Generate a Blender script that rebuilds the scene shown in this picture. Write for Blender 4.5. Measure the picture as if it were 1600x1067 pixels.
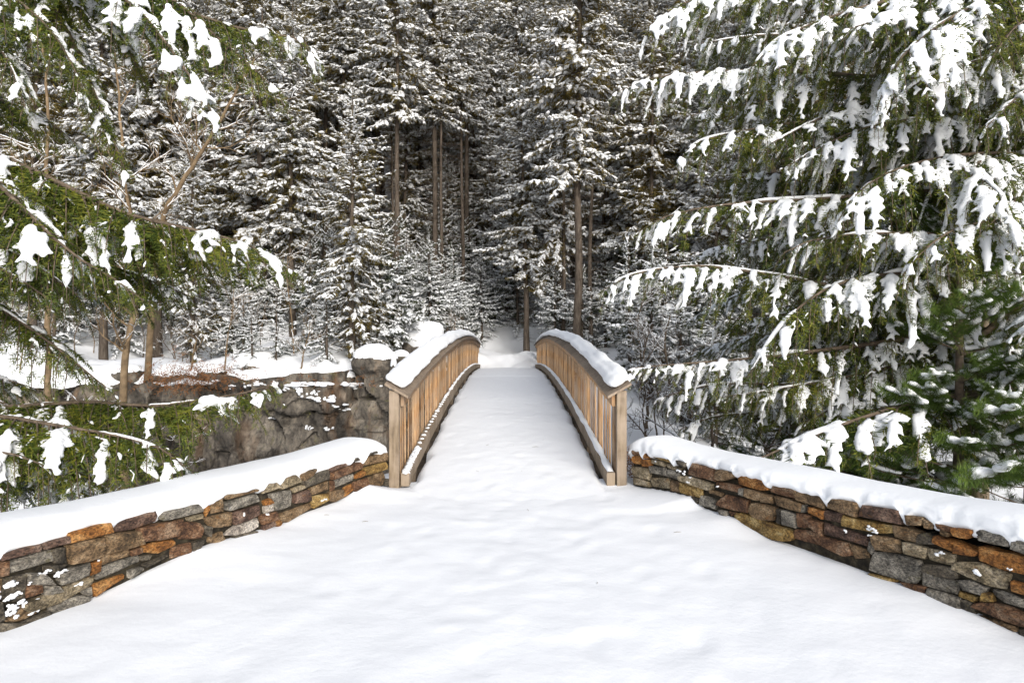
import bpy, math, random
import numpy as np
from mathutils import Vector

for o in list(bpy.data.objects):
    bpy.data.objects.remove(o)
SC = bpy.context.scene
COL = SC.collection
R = math.radians

# ------------------------------------------------------------------ camera, sky, sun, exposure
EYE = 1.75
FPX, CX, HY = 1067.0, 793.5, 511.0           # focal length, centre and horizon in pixels of the 1600 px photograph
cam_d = bpy.data.cameras.new('camera')
cam = bpy.data.objects.new('camera', cam_d)
COL.objects.link(cam)
cam.location = (0, 0, EYE)
cam.rotation_euler = (R(90), 0, 0)
cam_d.sensor_width = 36.0
cam_d.lens = 36.0 * FPX / 1600.0
cam_d.shift_x = (800 - CX) / 1600.0
cam_d.shift_y = -(533.5 - HY) / 1600.0
cam_d.clip_start = 0.05
cam_d.clip_end = 600
SC.camera = cam

SUN_EL, SUN_AZ = 25.0, 160.0                  # azimuth from +Y clockwise: the light comes over the right shoulder
world = bpy.data.worlds.new('World')
SC.world = world
world.use_nodes = True
wn, wl = world.node_tree.nodes, world.node_tree.links
bg = wn['Background']
sky = wn.new('ShaderNodeTexSky')
sky.sky_type = 'NISHITA'
sky.sun_disc = False
sky.sun_elevation = R(SUN_EL)
sky.sun_rotation = R(SUN_AZ)
sky.air_density = 1.0
sky.dust_density = 1.5
sky.ozone_density = 1.0
hs = wn.new('ShaderNodeHueSaturation')
hs.inputs['Saturation'].default_value = 0.42
wl.new(sky.outputs[0], hs.inputs['Color'])
wl.new(hs.outputs[0], bg.inputs['Color'])
bg.inputs['Strength'].default_value = 0.15
sun_d = bpy.data.lights.new('sun', 'SUN')
sun_d.energy = 2.0
sun_d.angle = R(28)
sun_d.color = (1.0, 0.94, 0.85)
sun = bpy.data.objects.new('sun', sun_d)
COL.objects.link(sun)
sun.location = (10, -10, 30)
sd = Vector((math.sin(R(SUN_AZ)) * math.cos(R(SUN_EL)), math.cos(R(SUN_AZ)) * math.cos(R(SUN_EL)), math.sin(R(SUN_EL))))
sun.rotation_euler = (-sd).to_track_quat('-Z', 'Y').to_euler()
SC.view_settings.view_transform = 'Standard'
SC.view_settings.look = 'None'
SC.view_settings.gamma = 1.0
SC.view_settings.use_curve_mapping = False
SC.view_settings.exposure = 0.85
SC.render.engine = 'CYCLES'
SC.cycles.max_bounces = 6
SC.cycles.diffuse_bounces = 4
SC.cycles.transmission_bounces = 4

# ------------------------------------------------------------------ helpers
RNG = np.random.default_rng(7)


def at(px, py, d):
    """the point that the photograph shows at (px, py) when it stands d metres ahead"""
    return np.array([(px - CX) / FPX * d, d, EYE - (py - HY) / FPX * d])


def sst(a, b, x):
    t = np.clip((np.asarray(x, float) - a) / (b - a), 0, 1)
    return t * t * (3 - 2 * t)


def _hash(ix, iy, iz, seed):
    h = (ix * 374761393 + iy * 668265263 + iz * 2147483647 + seed * 974634777) & 0xFFFFFFFF
    h = ((h ^ (h >> 13)) * 1274126177) & 0xFFFFFFFF
    h = ((h ^ (h >> 16)) * 2246822519) & 0xFFFFFFFF
    return ((h ^ (h >> 15)) & 0xFFFFFF) / float(0xFFFFFF) * 2 - 1


def vn2(x, y, seed=0):
    x = np.asarray(x, float); y = np.asarray(y, float)
    ix = np.floor(x).astype(np.int64); iy = np.floor(y).astype(np.int64)
    fx = x - ix; fy = y - iy
    fx = fx * fx * fx * (fx * (fx * 6 - 15) + 10); fy = fy * fy * fy * (fy * (fy * 6 - 15) + 10)
    z = np.zeros_like(ix)
    a = _hash(ix, iy, z, seed); b = _hash(ix + 1, iy, z, seed)
    c = _hash(ix, iy + 1, z, seed); d = _hash(ix + 1, iy + 1, z, seed)
    return (a * (1 - fx) + b * fx) * (1 - fy) + (c * (1 - fx) + d * fx) * fy


def vn3(p, seed=0):
    p = np.asarray(p, float)
    i = np.floor(p).astype(np.int64); f = p - i
    f = f * f * (3 - 2 * f)
    out = 0
    for dx in (0, 1):
        for dy in (0, 1):
            for dz in (0, 1):
                w = (f[..., 0] if dx else 1 - f[..., 0]) * (f[..., 1] if dy else 1 - f[..., 1]) * (f[..., 2] if dz else 1 - f[..., 2])
                out = out + w * _hash(i[..., 0] + dx, i[..., 1] + dy, i[..., 2] + dz, seed)
    return out


def nrm(v):
    v = np.asarray(v, float)
    return v / np.maximum(np.linalg.norm(v, axis=-1, keepdims=True), 1e-9)


class Acc:
    """collects vertices and faces and links them as ONE mesh object"""

    def __init__(self):
        self.v, self.f, self.n = [], [], 0

    def add(self, v, f, mat=0, smooth=False):
        v = np.asarray(v, float).reshape(-1, 3)
        f = np.asarray(f, np.int64)
        self.f.append((f + self.n, mat, smooth))
        self.v.append(v)
        self.n += len(v)

    def mesh(self, name, mats):
        me = bpy.data.meshes.new(name)
        V = np.concatenate(self.v)
        me.vertices.add(len(V))
        me.vertices.foreach_set('co', V.astype(np.float32).ravel())
        loops = np.concatenate([f.ravel() for f, m, s in self.f])
        tot = np.concatenate([np.full(len(f), f.shape[1]) for f, m, s in self.f])
        mi = np.concatenate([np.full(len(f), m) for f, m, s in self.f])
        sm = np.concatenate([np.full(len(f), s) for f, m, s in self.f])
        me.loops.add(len(loops))
        me.loops.foreach_set('vertex_index', loops.astype(np.int32))
        me.polygons.add(len(tot))
        st = np.concatenate([[0], np.cumsum(tot)[:-1]])
        me.polygons.foreach_set('loop_start', st.astype(np.int32))
        me.polygons.foreach_set('material_index', mi.astype(np.int32))
        me.polygons.foreach_set('use_smooth', sm.astype(bool))
        for m in (mats if isinstance(mats, (list, tuple)) else [mats]):
            me.materials.append(m)
        me.update(calc_edges=True)
        return me

    def build(self, name, mats, parent=None):
        return link(name, self.mesh(name, mats), parent)


def link(name, me, parent=None):
    o = bpy.data.objects.new(name, me)
    COL.objects.link(o)
    if parent is not None:
        o.parent = parent
    return o


def thing(name, label, cat, loc=(0, 0, 0), group=None):
    o = bpy.data.objects.new(name, None)
    COL.objects.link(o)
    o.empty_display_size = 0.2
    o.location = loc
    return tag(o, label, cat, group)


def tag(o, label, cat, group=None):
    o['label'] = label
    o['category'] = cat
    if group:
        o['group'] = group
    return o


def copy_tree(root, parent=None):
    c = root.copy()
    COL.objects.link(c)
    if parent is not None:
        c.parent = parent
    for ch in KIDS.get(root.name, []):
        copy_tree(ch, c)
    return c


KIDS = {}


def keep(parent, *kids):
    KIDS.setdefault(parent.name, []).extend(kids)


def box_faces():
    return [[0, 3, 2, 1], [4, 5, 6, 7], [0, 1, 5, 4], [1, 2, 6, 5], [2, 3, 7, 6], [3, 0, 4, 7]]


def box(a, x0, x1, y0, y1, z0, z1, mat=0):
    v = [(x0, y0, z0), (x1, y0, z0), (x1, y1, z0), (x0, y1, z0), (x0, y0, z1), (x1, y0, z1), (x1, y1, z1), (x0, y1, z1)]
    a.add(v, box_faces(), mat)


def bbox(a, x0, x1, y0, y1, z0, z1, b=0.006, mat=0):
    """box with bevelled upright edges and top"""
    pts = lambda i: [(x0 + i, y0), (x1 - i, y0), (x1, y0 + i), (x1, y1 - i), (x1 - i, y1), (x0 + i, y1), (x0, y1 - i), (x0, y0 + i)]
    top = [(x0 + b, y0 + b), (x1 - b, y0 + b), (x1 - b, y0 + b), (x1 - b, y1 - b), (x1 - b, y1 - b), (x0 + b, y1 - b), (x0 + b, y1 - b), (x0 + b, y0 + b)]
    v = [(x, y, z0) for x, y in pts(b)] + [(x, y, z1 - b) for x, y in pts(b)] + [(x, y, z1) for x, y in top]
    q = []
    for i in range(8):
        j = (i + 1) % 8
        q.append([i, j, 8 + j, 8 + i])
        q.append([8 + i, 8 + j, 16 + j, 16 + i])
    a.add(v, q, mat)
    a.add([v[16], v[18], v[20], v[22]], [[0, 1, 2, 3]], mat)
    a.add([v[i] for i in range(8)], [[7, 6, 5, 4, 3, 2, 1, 0]], mat)


def tubes(a, paths, ru, rv=None, sides=6, mat=0, smooth=True, lift=0.0):
    """paths (M,n,3), radii (M,n): a batch of tubes with cross-section radii ru (sideways) and rv (upwards)"""
    P = np.asarray(paths, float)
    if P.ndim == 2:
        P = P[None]
    M, n, _ = P.shape
    ru = np.broadcast_to(np.asarray(ru, float), (M, n))
    rv = ru if rv is None else np.broadcast_to(np.asarray(rv, float), (M, n))
    t = nrm(np.gradient(P, axis=1))
    up = np.zeros_like(t); up[..., 2] = 1.0
    alt = np.abs(t[..., 2]) > 0.985
    up[alt] = (0.0, 1.0, 0.0)
    s = nrm(np.cross(t, up)); u = np.cross(s, t)
    ang = np.linspace(0, 2 * np.pi, sides, endpoint=False)
    V = P[:, :, None, :] + s[:, :, None, :] * (np.cos(ang)[None, None, :, None] * ru[:, :, None, None]) \
        + u[:, :, None, :] * ((np.sin(ang)[None, None, :, None] + lift) * rv[:, :, None, None])
    idx = np.arange(M * n * sides).reshape(M, n, sides)
    A = idx[:, :-1, :]; B = np.roll(A, -1, axis=2)
    C = idx[:, 1:, :]; D = np.roll(C, -1, axis=2)
    q = np.stack([A, B, D, C], -1).reshape(-1, 4)
    a.add(V.reshape(-1, 3), q, mat, smooth)


def fans(a, p, d, s, l, K, w, rng, mat=0, spread=0.26, rise=0.08):
    """needle sprays: K thin triangles along each twig (base p, direction d, sideways s, length l)"""
    N = len(p)
    if N == 0:
        return
    n = np.cross(d, s)
    t = (np.arange(K) + rng.random((N, K)) * 0.8) / K * 0.85
    sg = np.where(np.arange(K) % 2 == 0, 1.0, -1.0)[None, :] * (0.7 + 0.6 * rng.random((N, K)))
    L = l[:, None]
    up = (rng.random((N, K)) * 2 - 1) * rise
    ax = p[:, None, :] + d[:, None, :] * (t * L)[..., None]
    tip = ax + d[:, None, :] * ((0.16 + 0.14 * rng.random((N, K))) * L)[..., None] \
        + s[:, None, :] * (sg * spread * (1.05 - 0.6 * t) * L)[..., None] + n[:, None, :] * (up * L)[..., None]
    hw = d[:, None, :] * (w * L * (0.8 + 0.4 * rng.random((N, K))))[..., None]
    V = np.stack([ax - hw, ax + hw, tip], 2).reshape(-1, 3)
    a.add(V, np.arange(len(V)).reshape(-1, 3), mat, False)


def clumps(a, p, d, s, l, wid, hgt, rng, mat=0):
    """low snow pads: pointed at both ends, five-sided in the middle"""
    N = len(p)
    if N == 0:
        return
    up = np.zeros((N, 3)); up[:, 2] = 1.0
    m1 = p + d * (l * (0.22 + 0.1 * rng.random(N)))[:, None]
    m2 = p + d * (l * (0.62 + 0.15 * rng.random(N)))[:, None]
    e1 = p + d * (l * -0.05)[:, None]
    e2 = p + d * (l * 1.03)[:, None] - up * (hgt * 0.5)[:, None]
    rings = []
    for m in (m1, m2):
        k = 0.75 + 0.5 * rng.random((N, 5))
        W = (wid[:, None] * k)[..., None]; Hh = (hgt[:, None] * k)[..., None]
        prof = [(-1, -0.25), (-0.62, 0.65), (0.1, 1.0), (0.7, 0.55), (1, -0.3)]
        rings.append(np.stack([m + s * W[:, i] * c + up * Hh[:, i] * z for i, (c, z) in enumerate(prof)], 1))
    V = np.concatenate([e1[:, None], rings[0], rings[1], e2[:, None]], 1)
    tri = []
    for i in range(4):
        tri += [[0, 1 + i, 2 + i], [1 + i, 6 + i, 7 + i], [1 + i, 7 + i, 2 + i], [11, 7 + i, 6 + i]]
    tri += [[0, 5, 1], [5, 10, 6], [5, 6, 1], [11, 6, 10]]
    tri = np.array(tri)
    F = (np.arange(N)[:, None, None] * 12 + tri[None]).reshape(-1, 3)
    a.add(V.reshape(-1, 3), F, mat, True)


def remesh(acc, name, mat, voxel, smooth_iter=3, ratio=0.27):
    """melts overlapping lumps into one soft snow surface and returns the mesh"""
    me = acc.mesh(name + '_raw', mat)
    o = bpy.data.objects.new(name + '_raw', me)
    COL.objects.link(o)
    m = o.modifiers.new('r', 'REMESH'); m.mode = 'VOXEL'; m.voxel_size = voxel; m.use_smooth_shade = True
    d_ = o.modifiers.new('d', 'DECIMATE'); d_.ratio = ratio
    if smooth_iter:
        s = o.modifiers.new('s', 'SMOOTH'); s.factor = 0.5; s.iterations = smooth_iter
    dg = bpy.context.evaluated_depsgraph_get()
    dg.update()
    out = bpy.data.meshes.new_from_object(o.evaluated_get(dg), depsgraph=dg)
    bpy.data.objects.remove(o)
    bpy.data.meshes.remove(me)
    out.name = name
    out.materials.clear(); out.materials.append(mat)
    return out


# ------------------------------------------------------------------ materials
def new_mat(name):
    m = bpy.data.materials.new(name)
    m.use_nodes = True
    nt = m.node_tree
    b = nt.nodes['Principled BSDF']
    b.inputs['Specular IOR Level'].default_value = 0.25
    return m, nt.nodes, nt.links, b


def ramp(nodes, stops):
    r = nodes.new('ShaderNodeValToRGB')
    el = r.color_ramp.elements
    while len(el) < len(stops):
        el.new(0.5)
    for e, (p, c) in zip(el, stops):
        e.position = p
        e.color = (*c, 1)
    return r


def noise(nodes, links, scale, detail=4, vec=None, rough=0.55, dist=0.0):
    n = nodes.new('ShaderNodeTexNoise')
    n.inputs['Scale'].default_value = scale
    n.inputs['Detail'].default_value = detail
    n.inputs['Roughness'].default_value = rough
    n.inputs['Distortion'].default_value = dist
    if vec is not None:
        links.new(vec, n.inputs['Vector'])
    return n


def coords(nodes, links, stretch=None, kind='Object'):
    t = nodes.new('ShaderNodeTexCoord')
    if stretch is None:
        return t.outputs[kind]
    mp = nodes.new('ShaderNodeMapping')
    mp.inputs['Scale'].default_value = stretch
    links.new(t.outputs[kind], mp.inputs['Vector'])
    return mp.outputs[0]


def bump(nodes, links, src, b, strength, dist):
    bp = nodes.new('ShaderNodeBump')
    bp.inputs['Strength'].default_value = strength
    bp.inputs['Distance'].default_value = dist
    links.new(src, bp.inputs['Height'])
    links.new(bp.outputs[0], b.inputs['Normal'])
    return bp


def snow_mat(name, col, scale, strength, dist):
    m, n, l, b = new_mat(name)
    v = coords(n, l)
    a = noise(n, l, scale, 5, v, 0.62)
    b.inputs['Base Color'].default_value = (*col, 1)
    b.inputs['Roughness'].default_value = 0.72
    b.inputs['Specular IOR Level'].default_value = 0.15
    bump(n, l, a.outputs[0], b, strength, dist)
    return m


def noise_mat(name, stops, scale, stretch=None, rough=0.85, bs=0.5, bd=0.01, bscale=None, detail=6, dist=0.0):
    m, n, l, b = new_mat(name)
    v = coords(n, l, stretch)
    a = noise(n, l, scale, detail, v, 0.6, dist)
    r = ramp(n, stops)
    l.new(a.outputs[0], r.inputs[0])
    l.new(r.outputs[0], b.inputs['Base Color'])
    b.inputs['Roughness'].default_value = rough
    c = noise(n, l, bscale or scale * 4, 6, v, 0.65)
    bump(n, l, c.outputs[0], b, bs, bd)
    return m


def leaf_mat(name, dark, mid, light, scale=1.2, trans=0.25):
    m, n, l, b = new_mat(name)
    v = coords(n, l)
    a = noise(n, l, scale, 3, v, 0.6)
    g = n.new('ShaderNodeNewGeometry')
    mx = n.new('ShaderNodeMath'); mx.operation = 'MULTIPLY_ADD'
    mx.inputs[1].default_value = 0.45
    l.new(g.outputs['Random Per Island'], mx.inputs[0])
    sc = n.new('ShaderNodeMath'); sc.operation = 'MULTIPLY'; sc.inputs[1].default_value = 0.62
    l.new(a.outputs[0], sc.inputs[0])
    l.new(sc.outputs[0], mx.inputs[2])
    r = ramp(n, [(0.30, dark), (0.56, mid), (0.90, light)])
    l.new(mx.outputs[0], r.inputs[0])
    l.new(r.outputs[0], b.inputs['Base Color'])
    b.inputs['Roughness'].default_value = 0.55
    tr = n.new('ShaderNodeBsdfTranslucent')
    l.new(r.outputs[0], tr.inputs['Color'])
    mix = n.new('ShaderNodeMixShader'); mix.inputs[0].default_value = trans
    l.new(b.outputs[0], mix.inputs[1]); l.new(tr.outputs[0], mix.inputs[2])
    l.new(mix.outputs[0], n['Material Output'].inputs['Surface'])
    return m


M = {}
M['ground_snow'] = snow_mat('ground_snow', (0.735, 0.75, 0.78), 18.0, 0.28, 0.012)
M['snow'] = snow_mat('snow', (0.76, 0.775, 0.80), 22.0, 0.35, 0.012)
M['tree_snow'] = snow_mat('tree_snow', (0.71, 0.725, 0.75), 34.0, 0.5, 0.02)
M['hemlock'] = leaf_mat('hemlock_needles', (0.018, 0.032, 0.006), (0.072, 0.098, 0.014), (0.21, 0.195, 0.026))
M['pine'] = leaf_mat('pine_needles', (0.025, 0.05, 0.010), (0.07, 0.12, 0.02), (0.13, 0.18, 0.035))
M['spruce'] = leaf_mat('spruce_needles', (0.055, 0.045, 0.013), (0.155, 0.124, 0.035), (0.30, 0.22, 0.07), 0.5, 0.35)
M['fir'] = leaf_mat('fir_needles', (0.026, 0.036, 0.018), (0.07, 0.085, 0.036), (0.14, 0.145, 0.055), 0.6, 0.35)
M['bark'] = noise_mat('spruce_bark', [(0.3, (0.035, 0.027, 0.021)), (0.55, (0.085, 0.067, 0.052)), (0.75, (0.16, 0.135, 0.11))], 5, (3, 3, 0.6), bs=0.8, bd=0.02)
M['grey_bark'] = noise_mat('pale_bark', [(0.3, (0.11, 0.085, 0.058)), (0.55, (0.22, 0.17, 0.115)), (0.75, (0.36, 0.30, 0.22))], 5, (2, 2, 0.8), bs=0.6, bd=0.015)
M['twig'] = noise_mat('tan_twig_bark', [(0.3, (0.085, 0.058, 0.034)), (0.55, (0.17, 0.12, 0.07)), (0.8, (0.27, 0.20, 0.13))], 4, (1, 1, 1), bs=0.4, bd=0.01)
M['limb'] = noise_mat('hemlock_bark', [(0.3, (0.05, 0.038, 0.027)), (0.55, (0.11, 0.083, 0.06)), (0.8, (0.2, 0.16, 0.12))], 8, (2, 2, 2), bs=0.6, bd=0.01)
M['dry_leaf'] = noise_mat('dry_leaf', [(0.3, (0.10, 0.045, 0.02)), (0.6, (0.20, 0.09, 0.035)), (0.8, (0.28, 0.15, 0.06))], 6)
# ------------------------------------------------------------------ the ground
WALL_A, WALL_K = 1.335, 0.455                # inner face of both wing walls: |x| = A + K (7.42 - y)
LX = [1.5, 3.9, 4.41, 5.155, 5.6, 5.935, 6.3, 6.73, 7.11, 7.49]
LZ = [0.02, 0.0, -0.01, 0.083, 0.05, 0.02, 0.05, 0.053, 0.117, -0.012]
RX = [1.5, 3.90, 4.12, 4.41, 4.797, 5.585, 5.985, 6.347, 6.51, 6.87, 7.33]
RZ = [0.0, -0.008, 0.024, 0.043, 0.028, 0.0175, 0.084, 0.067, 0.145, 0.108, 0.053]
FEET = []
_fr = random.Random(5)
for lane, dx in ((-0.42, -1), (-0.1, 1), (0.3, -1), (0.62, 1), (-0.75, 1), (0.95, -1)):
    y = 1.4 + _fr.random()
    k = 0
    while y < 26:
        w = 1 + 0.22 * max(0, 7.0 - y) if abs(lane) > 0.25 else 1 + 0.1 * max(0, 7.0 - y)
        FEET.append((lane * w + (0.09 if k % 2 else -0.09) + _fr.uniform(-.08, .08), y, _fr.uniform(-.25, .25) - lane * 0.2 * (y < 7), _fr.uniform(.003, .008)))
        y += _fr.uniform(.45, .75)
        k += 1


def trampled(x, y):
    z = 0.009 * vn2(x * 1.3, y * 0.9, 3) + 0.0042 * vn2(x * 3.1, y * 2.6, 4) + 0.0028 * vn2(x * 6, y * 6, 5) + 0.0016 * vn2(x * 15 + 3 * vn2(x * 2, y * 2, 16), y * 15, 6)
    z = z + 0.0035 * np.sin((x * 5.0 + 1.2 * vn2(x, y * 0.5, 9)) * 1.6) * sst(0.3, 1.3, np.abs(x)) * sst(0.0, 2.0, y)
    z = z + (0.0036 * vn2(x * 8.5 + 7, y * 7.5, 18) + 0.0022 * vn2(x * 17, y * 15, 19)) * np.exp(-(x / (0.75 + 0.12 * np.maximum(7 - y, 0))) ** 2)
    for fx, fy, a, dpt in FEET:
        ca, sa = math.cos(a), math.sin(a)
        dx, dy = x - fx, y - fy
        u = (dx * ca + dy * sa) / 0.065; v = (-dx * sa + dy * ca) / 0.15
        r2 = u * u + v * v
        z = z - dpt * np.exp(-np.clip(r2 * r2, 0, 30)) + 0.4 * dpt * np.exp(-np.clip((np.sqrt(r2) - 1.5) ** 2 * 8, 0, 30))
    return z


def ground_z(x, y, fine=True):
    x = np.asarray(x, float); y = np.asarray(y, float)
    left = 1 - sst(-1.0, 1.0, x)
    xw = WALL_A + WALL_K * (7.42 - np.minimum(y, 7.42))
    din = (xw - np.abs(x)) * 0.91
    z = np.zeros_like(x)
    dl, dr = np.interp(y, LX, LZ), np.interp(y, RX, RZ)
    drift = np.where(x < 0, dl, dr)
    z += drift * np.exp(-np.abs(din) / 0.32) * (y < 8)
    z += trampled(x, y) * (y < 9) if fine else 0
    # the ravine, its banks and the slope outside the walls
    o1 = sst(0.30, 1.5, -din) * (1 - sst(7.0, 8.2, y)) + sst(7.75, 8.9, y)
    end_l = 1 - sst(22.9, 23.6, y)
    end_r = 1 - sst(11.0, 25.5, y)
    depth = left * 3.7 * end_l + (1 - left) * 2.1 * end_r
    side = np.abs(x)
    depth = depth * (0.55 + 0.45 * sst(1.0, 6.0, side)) * (1 - 0.35 * sst(14, 40, side))
    z -= np.clip(o1, 0, 1) * depth
    z += np.clip(o1, 0, 1) * (0.35 * vn2(x * 0.35, y * 0.35, 11) + 0.14 * vn2(x * 1.1, y * 1.1, 12) + 0.05 * vn2(x * 3, y * 3, 13))
    far = np.maximum(y - 23.0, 0)
    hill = 0.10 * np.minimum(far, 10) + 0.56 * np.maximum(far - 10, 0) - 0.002 * np.clip(far - 12, 0, 60) ** 2
    hill = hill + left * sst(2.0, 9.0, side) * 0.55 * sst(23.2, 26.0, y)
    path = np.exp(-((x + 0.1) / 1.6) ** 2) * (1 - sst(38, 44, y))
    z += hill * (1 - 0.25 * path)
    z += sst(24, 27, y) * ((0.45 + 0.25 * left) * vn2(x * 0.22, y * 0.22, 14) + (0.16 + 0.16 * left) * vn2(x * 0.9, y * 0.9, 15) + 0.07 * left * vn2(x * 2.3, y * 2.3, 17)) * (1 - 0.8 * path)
    z += sst(20, 60, side) * sst(-6, 30, y) * 3.0
    return z


def axis(parts):
    out = []
    for a, b, st in parts:
        out += list(np.arange(a, b - 1e-6, st))
    out.append(parts[-1][1])
    return np.array(out)


gx = axis([(-110, -40, 5), (-40, -14, 1.0), (-14, -4, 0.25), (-4, 4, 0.05), (4, 14, 0.25), (14, 40, 1.0), (40, 110, 5)])
gy = axis([(-30, -2, 2.0), (-2, 1.2, 0.25), (1.2, 8.4, 0.045), (8.4, 30, 0.25), (30, 60, 0.8), (60, 140, 4)])
X, Y = np.meshgrid(gx, gy)
Z = ground_z(X, Y)
a = Acc()
idx = np.arange(X.size).reshape(X.shape)
q = np.stack([idx[:-1, :-1], idx[:-1, 1:], idx[1:, 1:], idx[1:, :-1]], -1).reshape(-1, 4)
a.add(np.stack([X, Y, Z], -1).reshape(-1, 3), q, 0, True)
g = a.build('snowy_ground', M['ground_snow'])
g['kind'] = 'structure'
g['label'] = 'trodden white snow over the ground, ravine and hillside'

# ------------------------------------------------------------------ dry stone wing walls
STONE = {
    'orange': ((0.11, 0.045, 0.014), (0.30, 0.125, 0.032), (0.44, 0.24, 0.09)),
    'rust': ((0.06, 0.03, 0.018), (0.165, 0.085, 0.045), (0.28, 0.19, 0.125)),
    'brown': ((0.07, 0.047, 0.026), (0.20, 0.13, 0.07), (0.33, 0.24, 0.15)),
    'purple': ((0.045, 0.028, 0.022), (0.13, 0.078, 0.058), (0.24, 0.165, 0.125)),
    'grey': ((0.085, 0.078, 0.066), (0.215, 0.195, 0.165), (0.37, 0.34, 0.29)),
    'dark': ((0.035, 0.03, 0.024), (0.095, 0.08, 0.06), (0.19, 0.165, 0.13)),
    'tan': ((0.10, 0.08, 0.05), (0.26, 0.21, 0.135), (0.42, 0.355, 0.26)),
    'yellow': ((0.12, 0.065, 0.02), (0.30, 0.19, 0.06), (0.45, 0.34, 0.16)),
    'white': ((0.20, 0.17, 0.15), (0.42, 0.37, 0.32), (0.6, 0.55, 0.5)),
}


def stone_mat(name, cols):
    m, n, l, b = new_mat(name + '_stone')
    v = coords(n, l, (1, 1, 1.6))
    big = noise(n, l, 7.0, 8, v, 0.68, 0.6)
    r = ramp(n, [(0.37, cols[0]), (0.50, cols[1]), (0.63, cols[2])])
    l.new(big.outputs[0], r.inputs[0])
    fine = noise(n, l, 55, 5, v, 0.75)
    fr = ramp(n, [(0.39, (0.30, 0.29, 0.28)), (0.5, (1, 1, 1)), (0.61, (1.75, 1.7, 1.6))])
    l.new(fine.outputs[0], fr.inputs[0])
    mx = n.new('ShaderNodeMix'); mx.data_type = 'RGBA'; mx.blend_type = 'MULTIPLY'
    mx.inputs[0].default_value = 0.9
    l.new(r.outputs[0], mx.inputs[6]); l.new(fr.outputs[0], mx.inputs[7])
    # rust and lichen blotches
    bl = noise(n, l, 11, 4, v, 0.7, 1.0)
    br = ramp(n, [(0.60, (0, 0, 0)), (0.68, (1, 1, 1))])
    l.new(bl.outputs[0], br.inputs[0])
    mx2 = n.new('ShaderNodeMix'); mx2.data_type = 'RGBA'
    sc = n.new('ShaderNodeMath'); sc.operation = 'MULTIPLY'; sc.inputs[1].default_value = 0.6
    l.new(br.outputs[0], sc.inputs[0]); l.new(sc.outputs[0], mx2.inputs[0])
    l.new(mx.outputs[2], mx2.inputs[6])
    mx2.inputs[7].default_value = (0.24, 0.105, 0.03, 1) if name not in ('grey', 'dark', 'white') else (0.14, 0.12, 0.05, 1)
    # dark weather streaks
    dk = noise(n, l, 4.5, 5, v, 0.6, 0.4)
    dr_ = ramp(n, [(0.33, (0.38, 0.36, 0.34)), (0.47, (1, 1, 1))])
    l.new(dk.outputs[0], dr_.inputs[0])
    mx3 = n.new('ShaderNodeMix'); mx3.data_type = 'RGBA'; mx3.blend_type = 'MULTIPLY'; mx3.inputs[0].default_value = 0.8
    l.new(mx2.outputs[2], mx3.inputs[6]); l.new(dr_.outputs[0], mx3.inputs[7])
    l.new(mx3.outputs[2], b.inputs['Base Color'])
    b.inputs['Roughness'].default_value = 0.8
    add = n.new('ShaderNodeMath'); add.operation = 'ADD'
    l.new(big.outputs[0], add.inputs[0]); l.new(fine.outputs[0], add.inputs[1])
    bump(n, l, add.outputs[0], b, 1.0, 0.03)
    return m


SM = {k: stone_mat(k, c) for k, c in STONE.items()}
M['mortar'] = noise_mat('mortar', [(0.35, (0.012, 0.010, 0.007)), (0.55, (0.04, 0.032, 0.02)), (0.75, (0.09, 0.075, 0.045))], 20, bs=1.0, bd=0.02)
CK = {'o': 'orange', 'r': 'rust', 'b': 'brown', 'p': 'purple', 'g': 'grey', 'd': 'dark', 't': 'tan', 'y': 'yellow', 'w': 'white'}

LEFT_A = """p 0 410 285 335 290 385 0 460|p 295 335 505 278 508 325 320 375|o 515 250 810 178 830 245 520 325|p 855 180 1010 135 1165 88 1160 165 1000 225 870 250
g 1200 130 1230 95 1500 32 1525 90 1230 158|r -30 480 55 465 50 570 -30 585|g 65 470 365 380 390 460 60 560|d 375 385 490 360 500 480 400 480|b 510 340 775 285 775 430 520 490
b 790 270 1040 240 1060 330 790 410|r 1050 215 1290 165 1380 150 1335 275 1060 310|r 1385 170 1500 180 1530 230 1500 290 1350 300 1340 260|o 1070 345 1300 300 1310 340 1190 405 1090 400
r 1300 360 1440 325 1440 405 1290 450|d 1450 330 1545 300 1490 390 1445 410|b 750 430 970 375 970 425 745 495|r 985 385 1060 360 1070 400 985 425|g 745 510 1040 425 1055 470 710 605
o 680 480 740 460 735 540 670 570|g 430 560 670 475 660 570 440 640|d 330 500 510 490 420 550 340 560|t 280 740 690 575 695 640 440 780 200 850 150 790|o 700 640 930 565 940 590 780 690 710 730
g 970 540 1060 510 1070 530 970 595|d 1060 430 1140 420 1120 455 1065 465|d 1080 490 1250 420 1200 450 1090 510|g 370 810 570 725 660 730 650 770 440 860 370 890|g 600 690 690 660 690 740 650 735
b 140 800 360 800 150 920 20 920|d 0 930 150 930 360 840 365 880 100 1010 0 1060|d 20 600 190 570 180 760 10 760|r 190 650 300 640 310 700 170 740|g 200 560 320 560 400 640 330 640 200 640|g 320 650 430 650 460 690 330 760|b -60 600 10 600 0 740 -60 760|d -80 770 -5 770 10 910 -80 930"""
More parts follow.
